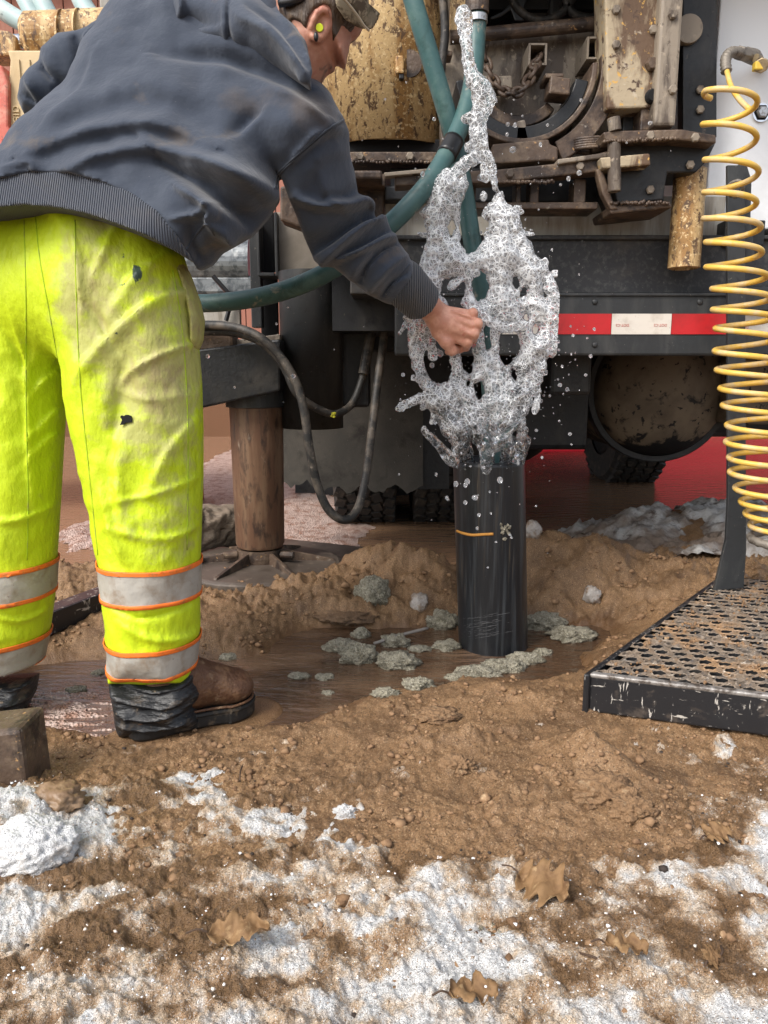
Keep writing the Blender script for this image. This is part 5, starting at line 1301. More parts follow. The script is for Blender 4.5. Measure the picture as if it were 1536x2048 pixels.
cuff(PR, [(221, 1345), (390, 1340), (395, 1368), (404, 1380), (388, 1410), (398, 1430), (400, 1440), (370, 1452), (300, 1462), (246, 1464), (236, 1440), (228, 1400), (222, 1370)], 13, 'right')
cuff(PL, [(-55, 1358), (72, 1352), (66, 1390), (54, 1412), (44, 1430), (44, 1470), (24, 1512), (-40, 1512), (-55, 1470)], 15, 'left')
# boots
def boot(heel, toe, nm):
    h, t = np.array(heel), np.array(toe); e = t - h; L = np.linalg.norm(e[:2]); e = e / np.linalg.norm(e); n = np.array((-e[1], e[0], 0))
    zg = h[2] - .012
    b = thing_part = None
    f = Field(np.minimum(h, t) - (.09, .09, .02), np.maximum(h, t) + (.09, .09, .24), .0042)
    q = lambda a, s, z: h + e * a + n * s + np.array((0, 0, z - (h[2] + e[2] * a - zg) * 0))
    f.cap(q(.015, 0, .058), q(.10, 0, .062), .036, .036, .02); f.cap(q(.09, 0, .056), q(L - .035, 0, .046), .037, .031, .02)
    f.ell(q(L - .048, .0, .047), (.050, .045, .034), .015); f.cap(q(.045, 0, .08), q(.045, 0, .14), .040, .044, .03); f.cap(q(.06, 0, .11), q(.14, 0, .07), .035, .03, .03)
    X, Y, Z = f.mesh_grid((slice(None),) * 3)
    f.F = np.maximum(f.F, (zg + .024) - Z - 0 * X - 0 * Y)
    v, fc = f.get()
    v = v + 0
    o = mesh('boot', v, fc, leather_m, MAN, smooth=True)
    # sole: foot print raised 3 cm with welt
    pts = []
    for a, s in [(-.030, 0), (-.022, .026), (.0, .036), (.05, .036), (.10, .035), (.15, .043), (L - .06, .049), (L - .03, .042), (L - .008, .025), (L + .002, 0)]: pts.append((a, s))
    pts = pts + [(a, -s) for a, s in pts[-2:0:-1]]
    C2 = spline([(a, s, 0) for a, s in pts + [pts[0]]], 60)[:-1]
    m = MB(); k = len(C2); VV = []
    for zz, gr in ((.0, .0), (.004, .003), (.022, .003), (.026, .0055), (.031, .0045), (.033, -.004)):
        cen = np.array((L * .45, 0, 0)); dv = C2 - cen; dv = dv / np.linalg.norm(dv, axis=1)[:, None]
        W = C2 + dv * gr; arch = .0 if zz > .02 else 0
        VV += [tuple(h + e * w[0] + n * w[1] + np.array((0, 0, zz - .012))) for w in W]
    FF = [[s * k + i, s * k + (i + 1) % k, (s + 1) * k + (i + 1) % k, (s + 1) * k + i] for s in range(5) for i in range(k)] + [list(range(k - 1, -1, -1)), list(range(5 * k, 6 * k))]
    mesh('sole', VV, FF, sole_m, o, smooth=False)
    MB().tube(np.array([h + e * w[0] * 1.0 + n * w[1] * 1.02 + np.array((0, 0, .024)) for w in np.vstack([C2, C2[:1]])]), .0028, 6, False).obj('welt', leather_m, o, smooth=True)
    m = MB(); pp = [q(.07, -.045, .095), q(.075, -.046, .075), q(.065, -.049, .060), q(.085, -.046, .045)]
    return o
boot(BOOT_H + (0, 0, .012), BOOT_T + (0, 0, .012), 'r')
boot(gp(-70, 1440, .0), gp(-45, 1440, .0) + (-.06, .20, 0), 'l')

# hoodie
PT = Plane((150, 430, 1.42), (640, 270, 1.44), (320, 30, 1.60))
PS = Plane((640, 250, 1.40), (850, 610, 1.70), (640, 520, 1.50))
PA = Plane((100, 180, 1.62))
torso = [(-80, 400), (-40, 362), (0, 330), (36, 302), (60, 268), (100, 225), (140, 190), (163, 150), (190, 98), (228, 40), (262, 6), (300, -30), (360, -90), (560, -110), (600, -60), (640, 60), (640, 176), (662, 205), (684, 236), (694, 270), (660, 330), (600, 352), (556, 352), (558, 395), (535, 432), (500, 470), (465, 490), (438, 505), (420, 528), (396, 540), (378, 560), (330, 590), (200, 560), (0, 540), (-110, 540)]
sleeve = [(640, 225), (684, 232), (697, 262), (700, 310), (710, 345), (716, 385), (737, 398), (748, 420), (752, 436), (772, 434), (783, 462), (800, 488), (822, 522), (838, 545), (845, 562), (838, 585), (818, 606), (795, 612), (770, 606), (735, 588), (700, 560), (668, 535), (645, 532), (628, 522), (614, 490), (594, 435), (577, 392), (560, 345), (580, 290)]
larm = [(41, 205), (48, 168), (70, 142), (88, 130), (92, 106), (128, 76), (165, 68), (185, 62), (215, 40), (250, 0), (330, 0), (330, 120), (220, 190), (140, 235), (85, 246), (56, 236)]
foldT = [([(80, 285), (180, 215), (300, 180), (400, 205)], .030, 0.0125, .8), ([(60, 320), (190, 275), (330, 262), (430, 300)], .022, 0.0175), ([(150, 350), (230, 320), (330, 310), (450, 345), (520, 380)], .018, 0.0175), ([(330, 320), (400, 370), (470, 420), (520, 440)], .024, -0.0275), ([(300, 290), (360, 330), (450, 355), (545, 372)], .018, 0.0175),
         ([(20, 345), (75, 335), (75, 352)], .010, 0.0075), ([(360, 380), (420, 420), (412, 445), (440, 470)], .012, 0.0175), ([(350, 440), (400, 430), (425, 410)], .008, 0.0125), ([(470, 270), (500, 240), (520, 225)], .014, -0.0125), ([(330, 120), (450, 125), (560, 160), (650, 215)], .018, -0.0200, .6), ([(560, 345), (590, 315), (640, 270), (686, 240)], .0055, -0.0150, 1.0), ([(555, 338), (580, 306), (632, 262), (680, 233)], .006, 0.0063, 1.0),
         ([(540, 180), (620, 210), (670, 245)], .022, 0.0100), ([(200, 110), (170, 190), (110, 250)], .02, 0.0075), ([(375, 445), (365, 480), (380, 520)], .012, -0.0125), ([(440, 455), (440, 480), (445, 500)], .006, 0.0075)]
foldS = [([(592, 400), (640, 420), (700, 418), (738, 402), (748, 410)], .011, 0.0312, .34), ([(620, 500), (660, 480), (720, 440), (748, 428)], .016, -0.0406, .34), ([(640, 528), (690, 490), (740, 450), (765, 436)], .011, 0.0281, .34), ([(680, 512), (730, 490), (775, 460)], .010, -0.0250, .34), ([(676, 520), (720, 508), (770, 482), (792, 470)], .009, 0.0250, .34), ([(700, 556), (722, 530), (740, 510)], .010, 0.0156, .34), ([(722, 560), (735, 530), (765, 500), (795, 484)], .009, -0.0187, .34),
         ([(735, 585), (760, 560), (790, 530), (815, 510)], .010, 0.0156, .34), ([(765, 590), (785, 565), (812, 548)], .008, -0.0156, .34), ([(640, 345), (660, 400), (700, 430)], .018, 0.0156, .34), ([(600, 380), (630, 330), (690, 290)], .026, 0.0125, .34), ([(712, 360), (690, 385), (650, 400)], .012, -0.0156, .34)]
foldA = [([(150, 80), (165, 120), (160, 160), (168, 175)], .012, -.024, .8), ([(190, 70), (176, 110), (182, 140)], .010, -.016, .7), ([(172, 70), (172, 110), (176, 150)], .008, .009), ([(90, 140), (120, 170), (150, 200)], .012, -.024, .7), ([(92, 130), (110, 160), (140, 215)], .012, .012), ([(45, 190), (75, 205), (95, 240)], .010, -.009), ([(55, 160), (70, 190), (80, 230)], .012, .012), ([(112, 170), (112, 180), (118, 190)], .008, -.012), ([(210, 60), (222, 80), (230, 100)], .010, -.016)]
hf = Field((-.80, 1.18, .62), (.20, 1.80, 1.44), .0041)
def soft(seed, amp): return lambda X, Z: amp * fbm2(X * 7, Z * 7, 3, seed)
hf.sheet(larm, PA, .062, .05, 0, foldA, ripple=soft(2, .008))
HEMB = [(-120, 432), (0, 419), (60, 414), (120, 419), (180, 431), (240, 451), (300, 474), (345, 500), (362, 512)]
HEMT = [(-120, 372), (0, 366), (70, 349), (150, 352), (215, 370), (270, 396), (320, 432), (350, 474), (360, 505)]
hf.sheet(torso, PT, .140, .10, .008, foldT, ripple=soft(4, .014), clip=HEMT[:-1] + [(356, 500), (366, 700), (-130, 700)])
hf.sheet(sleeve, PS, .068, .066, .010, foldS, ripple=soft(6, .006))
V, F = hf.get()
dv = .05 + .42 * np.exp(-((V[:, 0] - at(650, 240, 1.4)[0]) / .06) ** 2 - ((V[:, 2] - at(650, 240, 1.4)[2]) / .06) ** 2) + .35 * sstep(.0, .08, V[:, 0] - at(735, 500, 1.58)[0]) + .30 * np.exp(-((V[:, 0] - at(80, 190, 1.6)[0]) / .05) ** 2 - ((V[:, 2] - at(80, 190, 1.6)[2]) / .05) ** 2) + .25 * np.exp(-((V[:, 0] - at(500, 240, 1.4)[0]) / .09) ** 2 - ((V[:, 2] - at(500, 240, 1.4)[2]) / .05) ** 2)
hoodie = mesh('hoodie', V, F, hood_m, MAN, smooth=True, attrs={'dirt': dv})
from mathutils.bvhtree import BVHTree
def surf_on(Vs, Fs):
    t = BVHTree.FromPolygons([tuple(p) for p in Vs], [tuple(f) for f in Fs.tolist()])
    def f(u, v, off=0.):
        d = ray(u, v); d = d / np.linalg.norm(d)
        h = t.ray_cast(Vector((0, 0, CAMH)), Vector(d))
        return None if h[0] is None else np.array(h[0]) + np.array(h[1]) * off
    return f
def seam(px, sf, root, mat, r=.0016, name='seam', off=.0002):
    q = [sf(u, v, off) for u, v in spline([(a, b, 0) for a, b in px], 12 * len(px))[:, :2]]
    q = [p for p in q if p is not None]
    if len(q) > 3: MB().tube(np.array(q), r, 6).obj(name, mat, root, smooth=True)
hs_ = surf_on(V, F)
seam_cloth = M('seam_cloth', (.045, .053, .068), .95, sheen=.2, spec=.1)
for o_ in (0, 5): seam([(690 - o_, 238 + o_ * .4), (655 - o_, 262), (610 - o_, 300), (575 - o_, 332), (557 - o_, 352), (553 - o_, 378)], hs_, hoodie, seam_cloth, .0018)
seam([(0, 366), (70, 349), (150, 352), (215, 370), (270, 396), (320, 432)], hs_, hoodie, seam_cloth, .002)
seam([(820, 528), (800, 552), (772, 588)], hs_, hoodie, seam_cloth, .002)
seam([(372, 500), (392, 470), (412, 448), (428, 470)], hs_, hoodie, seam_cloth, .002)
# hood hanging on the shoulders
PH = Plane((330, 40, 1.52), (560, 130, 1.38), (600, 20, 1.45))
ho = Field((-.50, 1.22, .92), (.02, 1.66, 1.36), .0042)
ho.sheet([(318, -60), (316, 20), (322, 50), (340, 76), (372, 94), (430, 108), (500, 116), (560, 138), (600, 162), (622, 178), (622, 158), (614, 118), (594, 78), (566, 38), (540, 8), (530, -60)], PH, .085, .06, 0,
         [([(452, 108), (454, 60), (462, 0)], .004, -.007, 1.0), ([(446, 108), (448, 60), (455, 0)], .005, .004, 1.0), ([(350, 40), (368, 20), (362, -20)], .010, .012), ([(340, 60), (380, 40), (430, 45)], .016, -.012), ([(480, 40), (540, 70), (600, 130)], .014, .012), ([(500, 20), (560, 55), (622, 140)], .010, -.010), ([(560, 20), (600, 70), (628, 150)], .008, .012)], ripple=soft(9, .008))
ho.cap(PH.pt(524, -40) + (0, -.02, 0), PH.pt(598, 108) + (0, -.03, 0), .016, .013, .012); ho.cap(PH.pt(598, 108) + (0, -.03, 0), PH.pt(612, 168) + (0, -.03, 0), .013, .010, .012)
v, f = ho.get(); mesh('hood', v, f, hood_m, hoodie, smooth=True, attrs={'dirt': np.full(len(v), .12)})
# ribbed hem and cuff
hm = Field((-.80, 1.20, .84), (-.30, 1.70, 1.10), .0038)
hm.sheet([(a - 3 if a < 0 else a, b) for a, b in torso], PT, .137, .10, 0, keep=[(a, b - 6) for a, b in HEMT] + HEMB[::-1])
v, f = hm.get(); mesh('hem', v, f, hem_m, hoodie, smooth=True)
wr = PS.pt(815, 590)
cf = Field(wr - .12, wr + .12, .0035)
ca, cb = PS.pt(806, 566), PS.pt(843, 604)
cf.cap(ca, cb, .0475, .0435, 0)
dirc = (cb - ca) / np.linalg.norm(cb - ca)
X, Y, Z = cf.mesh_grid((slice(None),) * 3)
pl_ = (X - ca[0]) * dirc[0] + (Y - ca[1]) * dirc[1] + (Z - ca[2]) * dirc[2]
Lc = np.linalg.norm(cb - ca)
cf.F = np.maximum(cf.F, np.maximum(-pl_ - .03, pl_ - Lc + .0))
v, f = cf.get(); mesh('cuff', v, f, rib_m, hoodie, smooth=True)

# body: head, neck, trunk and arm in one skin; the hand is closed round the hose
HP = Plane((650, 60, 1.44))
xs = np.concatenate([np.arange(-.62, -.24, .012), np.arange(-.24, .26, .0026)])
ys = np.concatenate([np.arange(1.30, 1.345, .006), np.arange(1.345, 1.90, .0035)])
zs = np.concatenate([np.arange(.66, .86, .0026), np.arange(.86, 1.06, .010), np.arange(1.06, 1.38, .0026)])
bf = Field.grid(xs, ys, zs)
face = [(548, -20), (556, -110), (640, -150), (708, -120), (728, -50), (731, 20), (728, 45), (722, 60), (711, 71), (703, 76), (700, 84), (698, 98), (695, 110), (692.5, 124), (691, 130), (686, 132), (679, 129), (672, 124), (669.5, 128), (670, 135), (664, 138), (662, 141), (657, 141), (650, 148), (644, 160), (636, 172), (626, 185), (600, 190), (575, 150), (556, 80)]
bf.sheet(face, HP, .072, .05, 0, [([(690, 70), (680, 90), (668, 110)], .010, .004), ([(640, 110), (650, 130), (640, 150)], .016, .004), ([(672, 118), (664, 112), (668, 104)], .004, -.003), ([(718, 64), (706, 72), (702, 82)], .006, -.004)], ripple=lambda X, Z: .0008 * fbm2(X * 60, Z * 60, 2, 3))
nk = HP.pt(575, 100); bf.chain([HP.pt(610, 80), HP.pt(560, 120) + (0, .02, 0), PT.pt(500, 170)], [.050, .052, .055], .02)
bf.chain([PT.pt(500, 170), PT.pt(330, 280), PT.pt(190, 370), PR.pt(190, 470)], [.06, .06, .06, .06], .02)
sh_, el_ = PS.pt(640, 300) + (0, .02, 0), PS.pt(690, 470) + (0, .03, 0); w0, w1 = PS.pt(806, 566), PS.pt(872, 626) + (0, .01, 0)
bf.chain([PT.pt(540, 230), sh_, el_, w0, w1], [.04, .026, .024, .031, .0275], .008)
# ear
ec = at(642, 58, HP.a - .066)
def er(du, dv, dy=0.): return at(642 + du, 58 + dv, HP.a - .066 - dy)
bf.ell(er(0, 0), (.0135, .007, .021), .006, rotm('Y', 20))
ring = [er(2, -38, .006), er(9, -40, .008), er(13, -33, .008), er(10, -24, .006), er(5, -18, .004)]
bf.chain([er(-20, 8, .004), er(-19, -4, .009), er(-14, -18, .012), er(-7, -32, .013), er(3, -39, .012), er(11, -36, .010), er(13, -26, .006)], [.0042, .0050, .0052, .0052, .0050, .0044, .003], .003)
bf.chain([er(-20, 8, .004), er(-16, 16, .006), er(-11, 21, .006)], [.0045, .005, .0048], .003)
bf.ell(er(-2, -8, .010), (.0065, .0065, .012), .004, rotm('Y', 22), 'cut')
# hand: palm block, four curled fingers of different lengths, thumb underneath
W = w1
def hp_(u, v, y): return at(u, v, y)
K = [hp_(944, 630, 1.735), hp_(953, 650, 1.725), hp_(947, 670, 1.725), hp_(935, 687, 1.735)]
rad = [.0115, .0120, .0115, .0100]
wc = [hp_(868, 624, 1.735), hp_(872, 634, 1.728), hp_(875, 644, 1.728), hp_(876, 654, 1.735)]
for a, b, ra in zip(wc, K, (.0175, .0185, .018, .016)): bf.cap(a, b, ra, ra * .62, .008)
bf.cap(hp_(880, 634, 1.75), hp_(928, 652, 1.76), .022, .022, .012)
bf.cap(hp_(872, 640, 1.75), hp_(905, 668, 1.765), .022, .020, .012)
for k in range(4):
    a = K[k]; ln = (.036, .042, .039, .031)[k]
    p1 = a + np.array((.006 - .002 * k, ln * .85, -.007))
    p2 = p1 + np.array((-.020, ln * .42, -.006)); p3 = p2 + np.array((-.020, -.004, -.004))
    bf.ell(a + (.001, -.005, .003), (rad[k] * 1.06,) * 3, .003)
    bf.chain([a, p1, p2, p3], [rad[k], rad[k] * .92, rad[k] * .84, rad[k] * .74], .0035)
th = [hp_(878, 662, 1.74), hp_(893, 684, 1.735), hp_(904, 701, 1.745), hp_(918, 694, 1.77), hp_(930, 686, 1.785)]
bf.chain(th, [.0185, .0145, .0112, .0102, .0085], .006)
for a, b in (((905, 622), (940, 634)), ((905, 634), (948, 652)), ((903, 646), (942, 669))):   # tendons
    bf.cap(hp_(*a, 1.716), hp_(*b, 1.713), .0022, .0030, .006)
V, F = bf.get()
body = mesh('body', V, F, skin_m, MAN, smooth=True, attrs={'beard': np.where(V[:, 2] > 1.0, -.25 + .70 * sstep(.034, .0, np.hypot(V[:, 0] - HP.pt(652, 160)[0], (V[:, 2] - HP.pt(652, 160)[2]) * .8)) + .35 * np.exp(-((V[:, 0] - HP.pt(664, 138)[0]) / .006) ** 2 - ((V[:, 2] - HP.pt(664, 138)[2]) / .006) ** 2), -.6)})
body.data.materials.append(ruddy_m)
pz = np.array([tuple(p.center) for p in body.data.polygons]) + ORG['body'] if False else None
cz = np.zeros(len(body.data.polygons) * 3); body.data.polygons.foreach_get('center', cz); cz = cz.reshape(-1, 3) + org(MAN)
body.data.polygons.foreach_set('material_index', (cz[:, 2] > 1.0).astype(np.int32))
# hair, sideburn, cap
hr = Field((-.22, 1.33, 1.10), (.02, 1.56, 1.38), .0036)
HAIR = [(556, 40), (552, -40), (590, -110), (690, -110), (704, 0), (712, 24), (706, 34), (694, 44), (684, 40), (676, 58), (666, 76), (662, 74), (664, 50), (663, 28), (660, 16), (648, 12), (630, 22), (620, 36), (612, 62), (602, 48), (585, 40), (575, 60)]
hr.sheet(face, HP, .0765, .05, 0, ripple=lambda X, Z: .003 * fbm2(X * 70 + Z * 50, Z * 30, 3, 3), keep=HAIR)
v, f = hr.get(); mesh('hair', v, f, hair_m, MAN, smooth=True)
cp_ = Field((-.20, 1.30, 1.16), (.06, 1.62, 1.44), .0038)
cp_.sheet([(544, -10), (552, -112), (640, -158), (712, -126), (736, -50), (738, 20), (730, 40), (700, 60), (600, 60)], HP, .082, .05, 0, keep=[(540, -10), (546, -200), (760, -200), (760, 0), (728, 24), (700, 2), (650, -6)])
v, f = cp_.get(); capo = mesh('cap', v, f, cap_m, MAN, smooth=True)
BP = Plane((700, 0, 1.36), (735, 60, 1.40), (765, 0, 1.43))
bs = Field((-.08, 1.28, 1.12), (.04, 1.56, 1.28), .0028)
bs.sheet([(684, -6), (700, 12), (716, 33), (728, 51), (738, 61), (749, 55), (758, 38), (766, 0), (764, -60), (684, -60)], BP, .0045, .006, 0, [([(690, -10), (715, 20), (738, 52)], .004, .0016), ([(728, -10), (742, 16), (756, 30)], .003, .0012)], curve=lambda X, Z, d: -.5 * np.clip(d, 0, .03))
v, f = bs.get(); br = mesh('brim', v, f, cap_m, capo, smooth=True)
us = Field((-.12, 1.30, 1.12), (.02, 1.50, 1.28), .0028)
us.sheet([(664, -40), (672, 14), (690, 40), (706, 50), (722, 58), (736, 60), (728, 48), (714, 28), (700, 8), (690, -40)], Plane((690, 20, 1.378), (735, 58, 1.40), (700, -20, 1.378)), .004, .006, 0)
v, f = us.get(); mesh('brim_underside', v, f, cap_m, capo, smooth=True)
MB().tube(spline([BP.pt(u, v, -.006) for u, v in ((684, -6), (700, 12), (716, 33), (728, 51), (738, 61))], 30), .0022, 6).obj('brim_edge', M('frayed_edge', (.42, .36, .27), .9), capo, smooth=True)
MB().tube(spline([at(560, 6, 1.372), at(585, 2, 1.362), at(606, -6, 1.366)], 10), .007, 8).obj('cap_strap', black_m, capo, smooth=True)
p = er(-2, -2, .010)
m = MB(); m.tube([er(-2, -2, -.004), er(-3, -3, .010)], [.0045, .0062], 14).obj('earplug', lime_m, MAN, smooth=False, bevel=.001)
m = MB(); m.lathe([(.0005, -.003), (.0042, -.0025), (.0048, 0), (.0046, .003)], er(-10, 15, .011), 'y', 18)
V = np.concatenate(m.V); c = V.mean(0); V = (V - c) * (.8, 1, 1.5) + c
mesh('ear_gauge', V, m.F, black_m, MAN, smooth=True)
# ------------------------------------------------------------------ water bursting from the casing
splash_m = bpy.data.materials.new('foaming_water'); splash_m.use_nodes = True
N, L = splash_m.node_tree.nodes, splash_m.node_tree.links
b = N['Principled BSDF']
b.inputs['Base Color'].default_value = (.93, .95, .97, 1); b.inputs['Roughness'].default_value = .04; b.inputs['IOR'].default_value = 1.33
tc_ = N.new('ShaderNodeTexCoord'); at_n = N.new('ShaderNodeAttribute'); at_n.attribute_name = 'froth'
nz = N.new('ShaderNodeTexNoise'); nz.inputs['Scale'].default_value = 26; nz.inputs['Detail'].default_value = 5; L.new(tc_.outputs['Object'], nz.inputs[0])
ad = N.new('ShaderNodeMath'); ad.operation = 'ADD'; L.new(nz.outputs[0], ad.inputs[0]); L.new(at_n.outputs['Fac'], ad.inputs[1])
mr = N.new('ShaderNodeMapRange'); mr.inputs[1].default_value = .48; mr.inputs[2].default_value = 1.10; mr.inputs[3].default_value = .004; mr.inputs[4].default_value = .15
L.new(ad.outputs[0], mr.inputs[0]); b.inputs['Transmission Weight'].default_value = 1.0
v1 = N.new('ShaderNodeTexVoronoi'); v1.inputs['Scale'].default_value = 88; L.new(tc_.outputs['Object'], v1.inputs[0])
v2 = N.new('ShaderNodeTexVoronoi'); v2.inputs['Scale'].default_value = 44; L.new(tc_.outputs['Object'], v2.inputs[0])
b1 = N.new('ShaderNodeBump'); b1.inputs['Strength'].default_value = .5; b1.inputs['Distance'].default_value = .006; L.new(v1.outputs[0], b1.inputs['Height'])
b2 = N.new('ShaderNodeBump'); b2.inputs['Strength'].default_value = .6; b2.inputs['Distance'].default_value = .008; L.new(v2.outputs[0], b2.inputs['Height']); L.new(b1.outputs[0], b2.inputs['Normal'])
L.new(b2.outputs[0], b.inputs['Normal'])
# walls between bubbles: white froth; inside a bubble: clear water
walls = []
inner = N.new('ShaderNodeMapRange'); inner.inputs[1].default_value = .5; inner.inputs[2].default_value = 1.0; inner.inputs[3].default_value = .0; inner.inputs[4].default_value = .30; L.new(ad.outputs[0], inner.inputs[0])
for sc_, wd in ((88, .62), (44, .34)):
    ve = N.new('ShaderNodeTexVoronoi'); ve.feature = 'DISTANCE_TO_EDGE'; ve.inputs['Scale'].default_value = sc_; L.new(tc_.outputs['Object'], ve.inputs[0])
    dv_ = N.new('ShaderNodeMath'); dv_.operation = 'DIVIDE'; L.new(ve.outputs['Distance'], dv_.inputs[0]); L.new(mr.outputs[0], dv_.inputs[1])
    sm_ = N.new('ShaderNodeMapRange'); sm_.inputs[1].default_value = .55 * wd; sm_.inputs[2].default_value = 1.1 * wd; sm_.inputs[3].default_value = 1; sm_.inputs[4].default_value = 0; L.new(inner.outputs[0], sm_.inputs[4]); L.new(dv_.outputs[0], sm_.inputs[0]); walls.append(sm_)
mxw = N.new('ShaderNodeMath'); mxw.operation = 'MAXIMUM'; L.new(walls[0].outputs[0], mxw.inputs[0]); L.new(walls[1].outputs[0], mxw.inputs[1])
fr = N.new('ShaderNodeBsdfPrincipled'); fr.inputs['Base Color'].default_value = (.90, .92, .94, 1); fr.inputs['Roughness'].default_value = .12; fr.inputs['Transmission Weight'].default_value = .30
L.new(b2.outputs[0], fr.inputs['Normal'])
ms = N.new('ShaderNodeMixShader'); L.new(mxw.outputs[0], ms.inputs[0]); L.new(b.outputs[0], ms.inputs[1]); L.new(fr.outputs[0], ms.inputs[2])
L.new(ms.outputs[0], N['Material Output'].inputs['Surface'])
drop_m = M('clear_drop', (.95, .97, 1.0), .02, trans=.85, ior=1.33)

WY = 1.80
WP = Plane((980, 650, WY))
wf = Field((at(785, 10, WY)[0], 1.66, at(900, 985, WY)[2]), (at(1130, 10, WY)[0], 1.93, at(920, 5, WY)[2]), .0024)
outer = [(868, 348), (890, 338), (918, 338), (932, 350), (938, 372), (924, 410), (920, 455), (922, 490), (934, 508), (952, 500), (962, 486), (975, 470), (974, 448), (962, 432), (972, 422), (984, 412), (986, 395), (992, 380), (1003, 386), (1010, 402), (1020, 412), (1034, 418), (1040, 440), (1044, 465), (1058, 492), (1072, 512), (1090, 528), (1104, 550), (1113, 580), (1121, 618), (1114, 645), (1110, 662), (1118, 690), (1112, 714), (1096, 718), (1082, 724), (1078, 752), (1070, 775), (1062, 808), (1052, 832), (1052, 870), (1050, 905), (1034, 900), (1020, 915), (1002, 900), (988, 905), (982, 935), (973, 955), (964, 944), (960, 915), (950, 890), (938, 880), (920, 905), (916, 936), (900, 932), (892, 915), (902, 890), (880, 862), (868, 832), (850, 812), (846, 785), (838, 760), (824, 738), (816, 705), (813, 668), (817, 640), (832, 615), (838, 580), (833, 540), (845, 505), (852, 470), (846, 440), (834, 428), (852, 408), (850, 384), (858, 362)]
holes = [[(846, 668), (858, 650), (872, 660), (880, 690), (897, 700), (902, 735), (894, 764), (878, 768), (862, 756), (850, 735), (843, 705)], [(884, 562), (905, 556), (930, 560), (926, 585), (916, 608), (896, 610), (882, 590)], [(946, 548), (958, 543), (970, 552), (976, 575), (968, 598), (956, 604), (944, 586)],
         [(1000, 672), (1018, 658), (1034, 668), (1038, 695), (1030, 718), (1010, 730), (996, 712)], [(968, 660), (978, 640), (986, 660), (982, 690), (972, 700)], [(1086, 560), (1094, 570), (1096, 600), (1086, 592)], [(990, 745), (1002, 738), (1006, 760), (996, 776)], [(970, 836), (984, 828), (990, 842), (978, 850)], [(1066, 745), (1074, 735), (1074, 760), (1066, 768)],
         [(922, 700), (938, 694), (946, 720), (940, 750), (926, 738)], [(948, 770), (962, 764), (968, 786), (956, 798)], [(862, 505), (868, 495), (872, 520), (864, 548), (858, 530)], [(896, 455), (904, 440), (910, 456), (902, 474)]]
def bulge(X, Z, d): return -.075 * np.sqrt(np.clip(d, 0, .14) / .14) + .012 * fbm2(X * 16, Z * 16, 2, 9)
def thick(X, Z, d): return .0065 + .0030 * fbm2(X * 30, Z * 30, 3, 19) + .004 * np.exp(-(d / .012) ** 2)
holesR = []
wr_ = np.random.default_rng(9)
for k in range(18):
    hu, hv = wr_.uniform(835, 1105), wr_.uniform(560, 900); hr_ = 2.5 + wr_.exponential(3.2); an = wr_.uniform(-.5, .5)
    holesR.append([(hu + hr_ * math.cos(q) * .8 - an * hr_ * math.sin(q), hv + hr_ * 1.7 * math.sin(q)) for q in np.linspace(0, 2 * np.pi, 9)[:-1]])
wf.sheet(outer, WP, thick, .010, 0, holes=holes + holesR, curve=bulge, rag=lambda X, Z: .0036 * fbm2(X * 48, Z * 36, 3, 23) + .002 * fbm2(X * 160, Z * 120, 2, 29))
# back half of the sheet, looser
wf2 = Field(wf.ax[0][[0, -1]].tolist() and (wf.ax[0][2], wf.ax[1][2], wf.ax[2][2]), (wf.ax[0][-3], wf.ax[1][-3], wf.ax[2][-3]), .0024)
def strand(pts, rr, Y=WY - .02, k=.008):
    P = spline([at(u, v, Y + (q[2] if len(q) > 2 else 0)) for q in pts for (u, v) in [q[:2]]], 6 * len(pts)); R = np.interp(np.linspace(0, 1, len(P)), np.linspace(0, 1, len(rr)), [pxm(r, Y) for r in rr])
    R = R * .84 * (1 + .20 * np.sin(np.arange(len(P)) * 1.9 + pts[0][0]))
    wf.chain(P, R, k)
strand([(926, 24), (929, 45), (931, 70), (934, 95), (937, 125), (944, 150), (951, 168)], [13, 15, 8, 9, 11, 11, 14])
strand([(951, 160), (964, 182), (968, 205), (960, 228), (955, 252), (957, 275), (962, 295), (964, 312)], [12, 19, 20, 15, 14, 16, 13, 11])
strand([(966, 175), (978, 186), (984, 200)], [8, 8, 6]); strand([(948, 235), (936, 238), (928, 237)], [9, 6, 5]); strand([(950, 285), (940, 293), (936, 297)], [8, 6, 5])
strand([(964, 305), (948, 318), (932, 325), (915, 345), (905, 360)], [10, 9, 10, 12, 14]); strand([(966, 305), (976, 320), (982, 335), (986, 346)], [9, 9, 8, 5])
strand([(988, 352), (989, 366), (990, 380)], [2, 2, 3]); strand([(966, 335), (970, 350), (971, 357)], [4, 6, 6]); strand([(967, 385), (968, 398)], [2.4, 4])
strand([(850, 793), (832, 800), (812, 808), (798, 816)], [10, 8, 6, 6]); strand([(846, 855), (858, 872), (872, 884), (888, 905), (905, 922)], [5, 6, 7, 9, 12])
strand([(866, 660), (864, 690), (866, 716)], [6, 6, 9]); strand([(858, 640), (842, 690), (838, 730), (850, 770)], [12, 10, 9, 11])
strand([(985, 655), (990, 690), (996, 740), (1004, 790), (990, 830), (980, 870), (974, 920), (972, 945)], [6, 6, 8, 9, 10, 14, 13, 7])
strand([(905, 700), (915, 740), (930, 790), (955, 830), (975, 860)], [10, 9, 10, 11, 12]); strand([(1080, 725), (1060, 780), (1030, 830), (1000, 870)], [16, 14, 12, 10]); strand([(1076, 770), (1074, 800), (1068, 825)], [4, 5, 5])
strand([(890, 770), (905, 800), (925, 840), (945, 870)], [9, 8, 8, 8]); strand([(955, 545), (920, 560), (900, 575)], [7, 5, 7]); strand([(940, 610), (975, 640), (1010, 655), (1050, 650)], [8, 9, 9, 8], WY - .05)
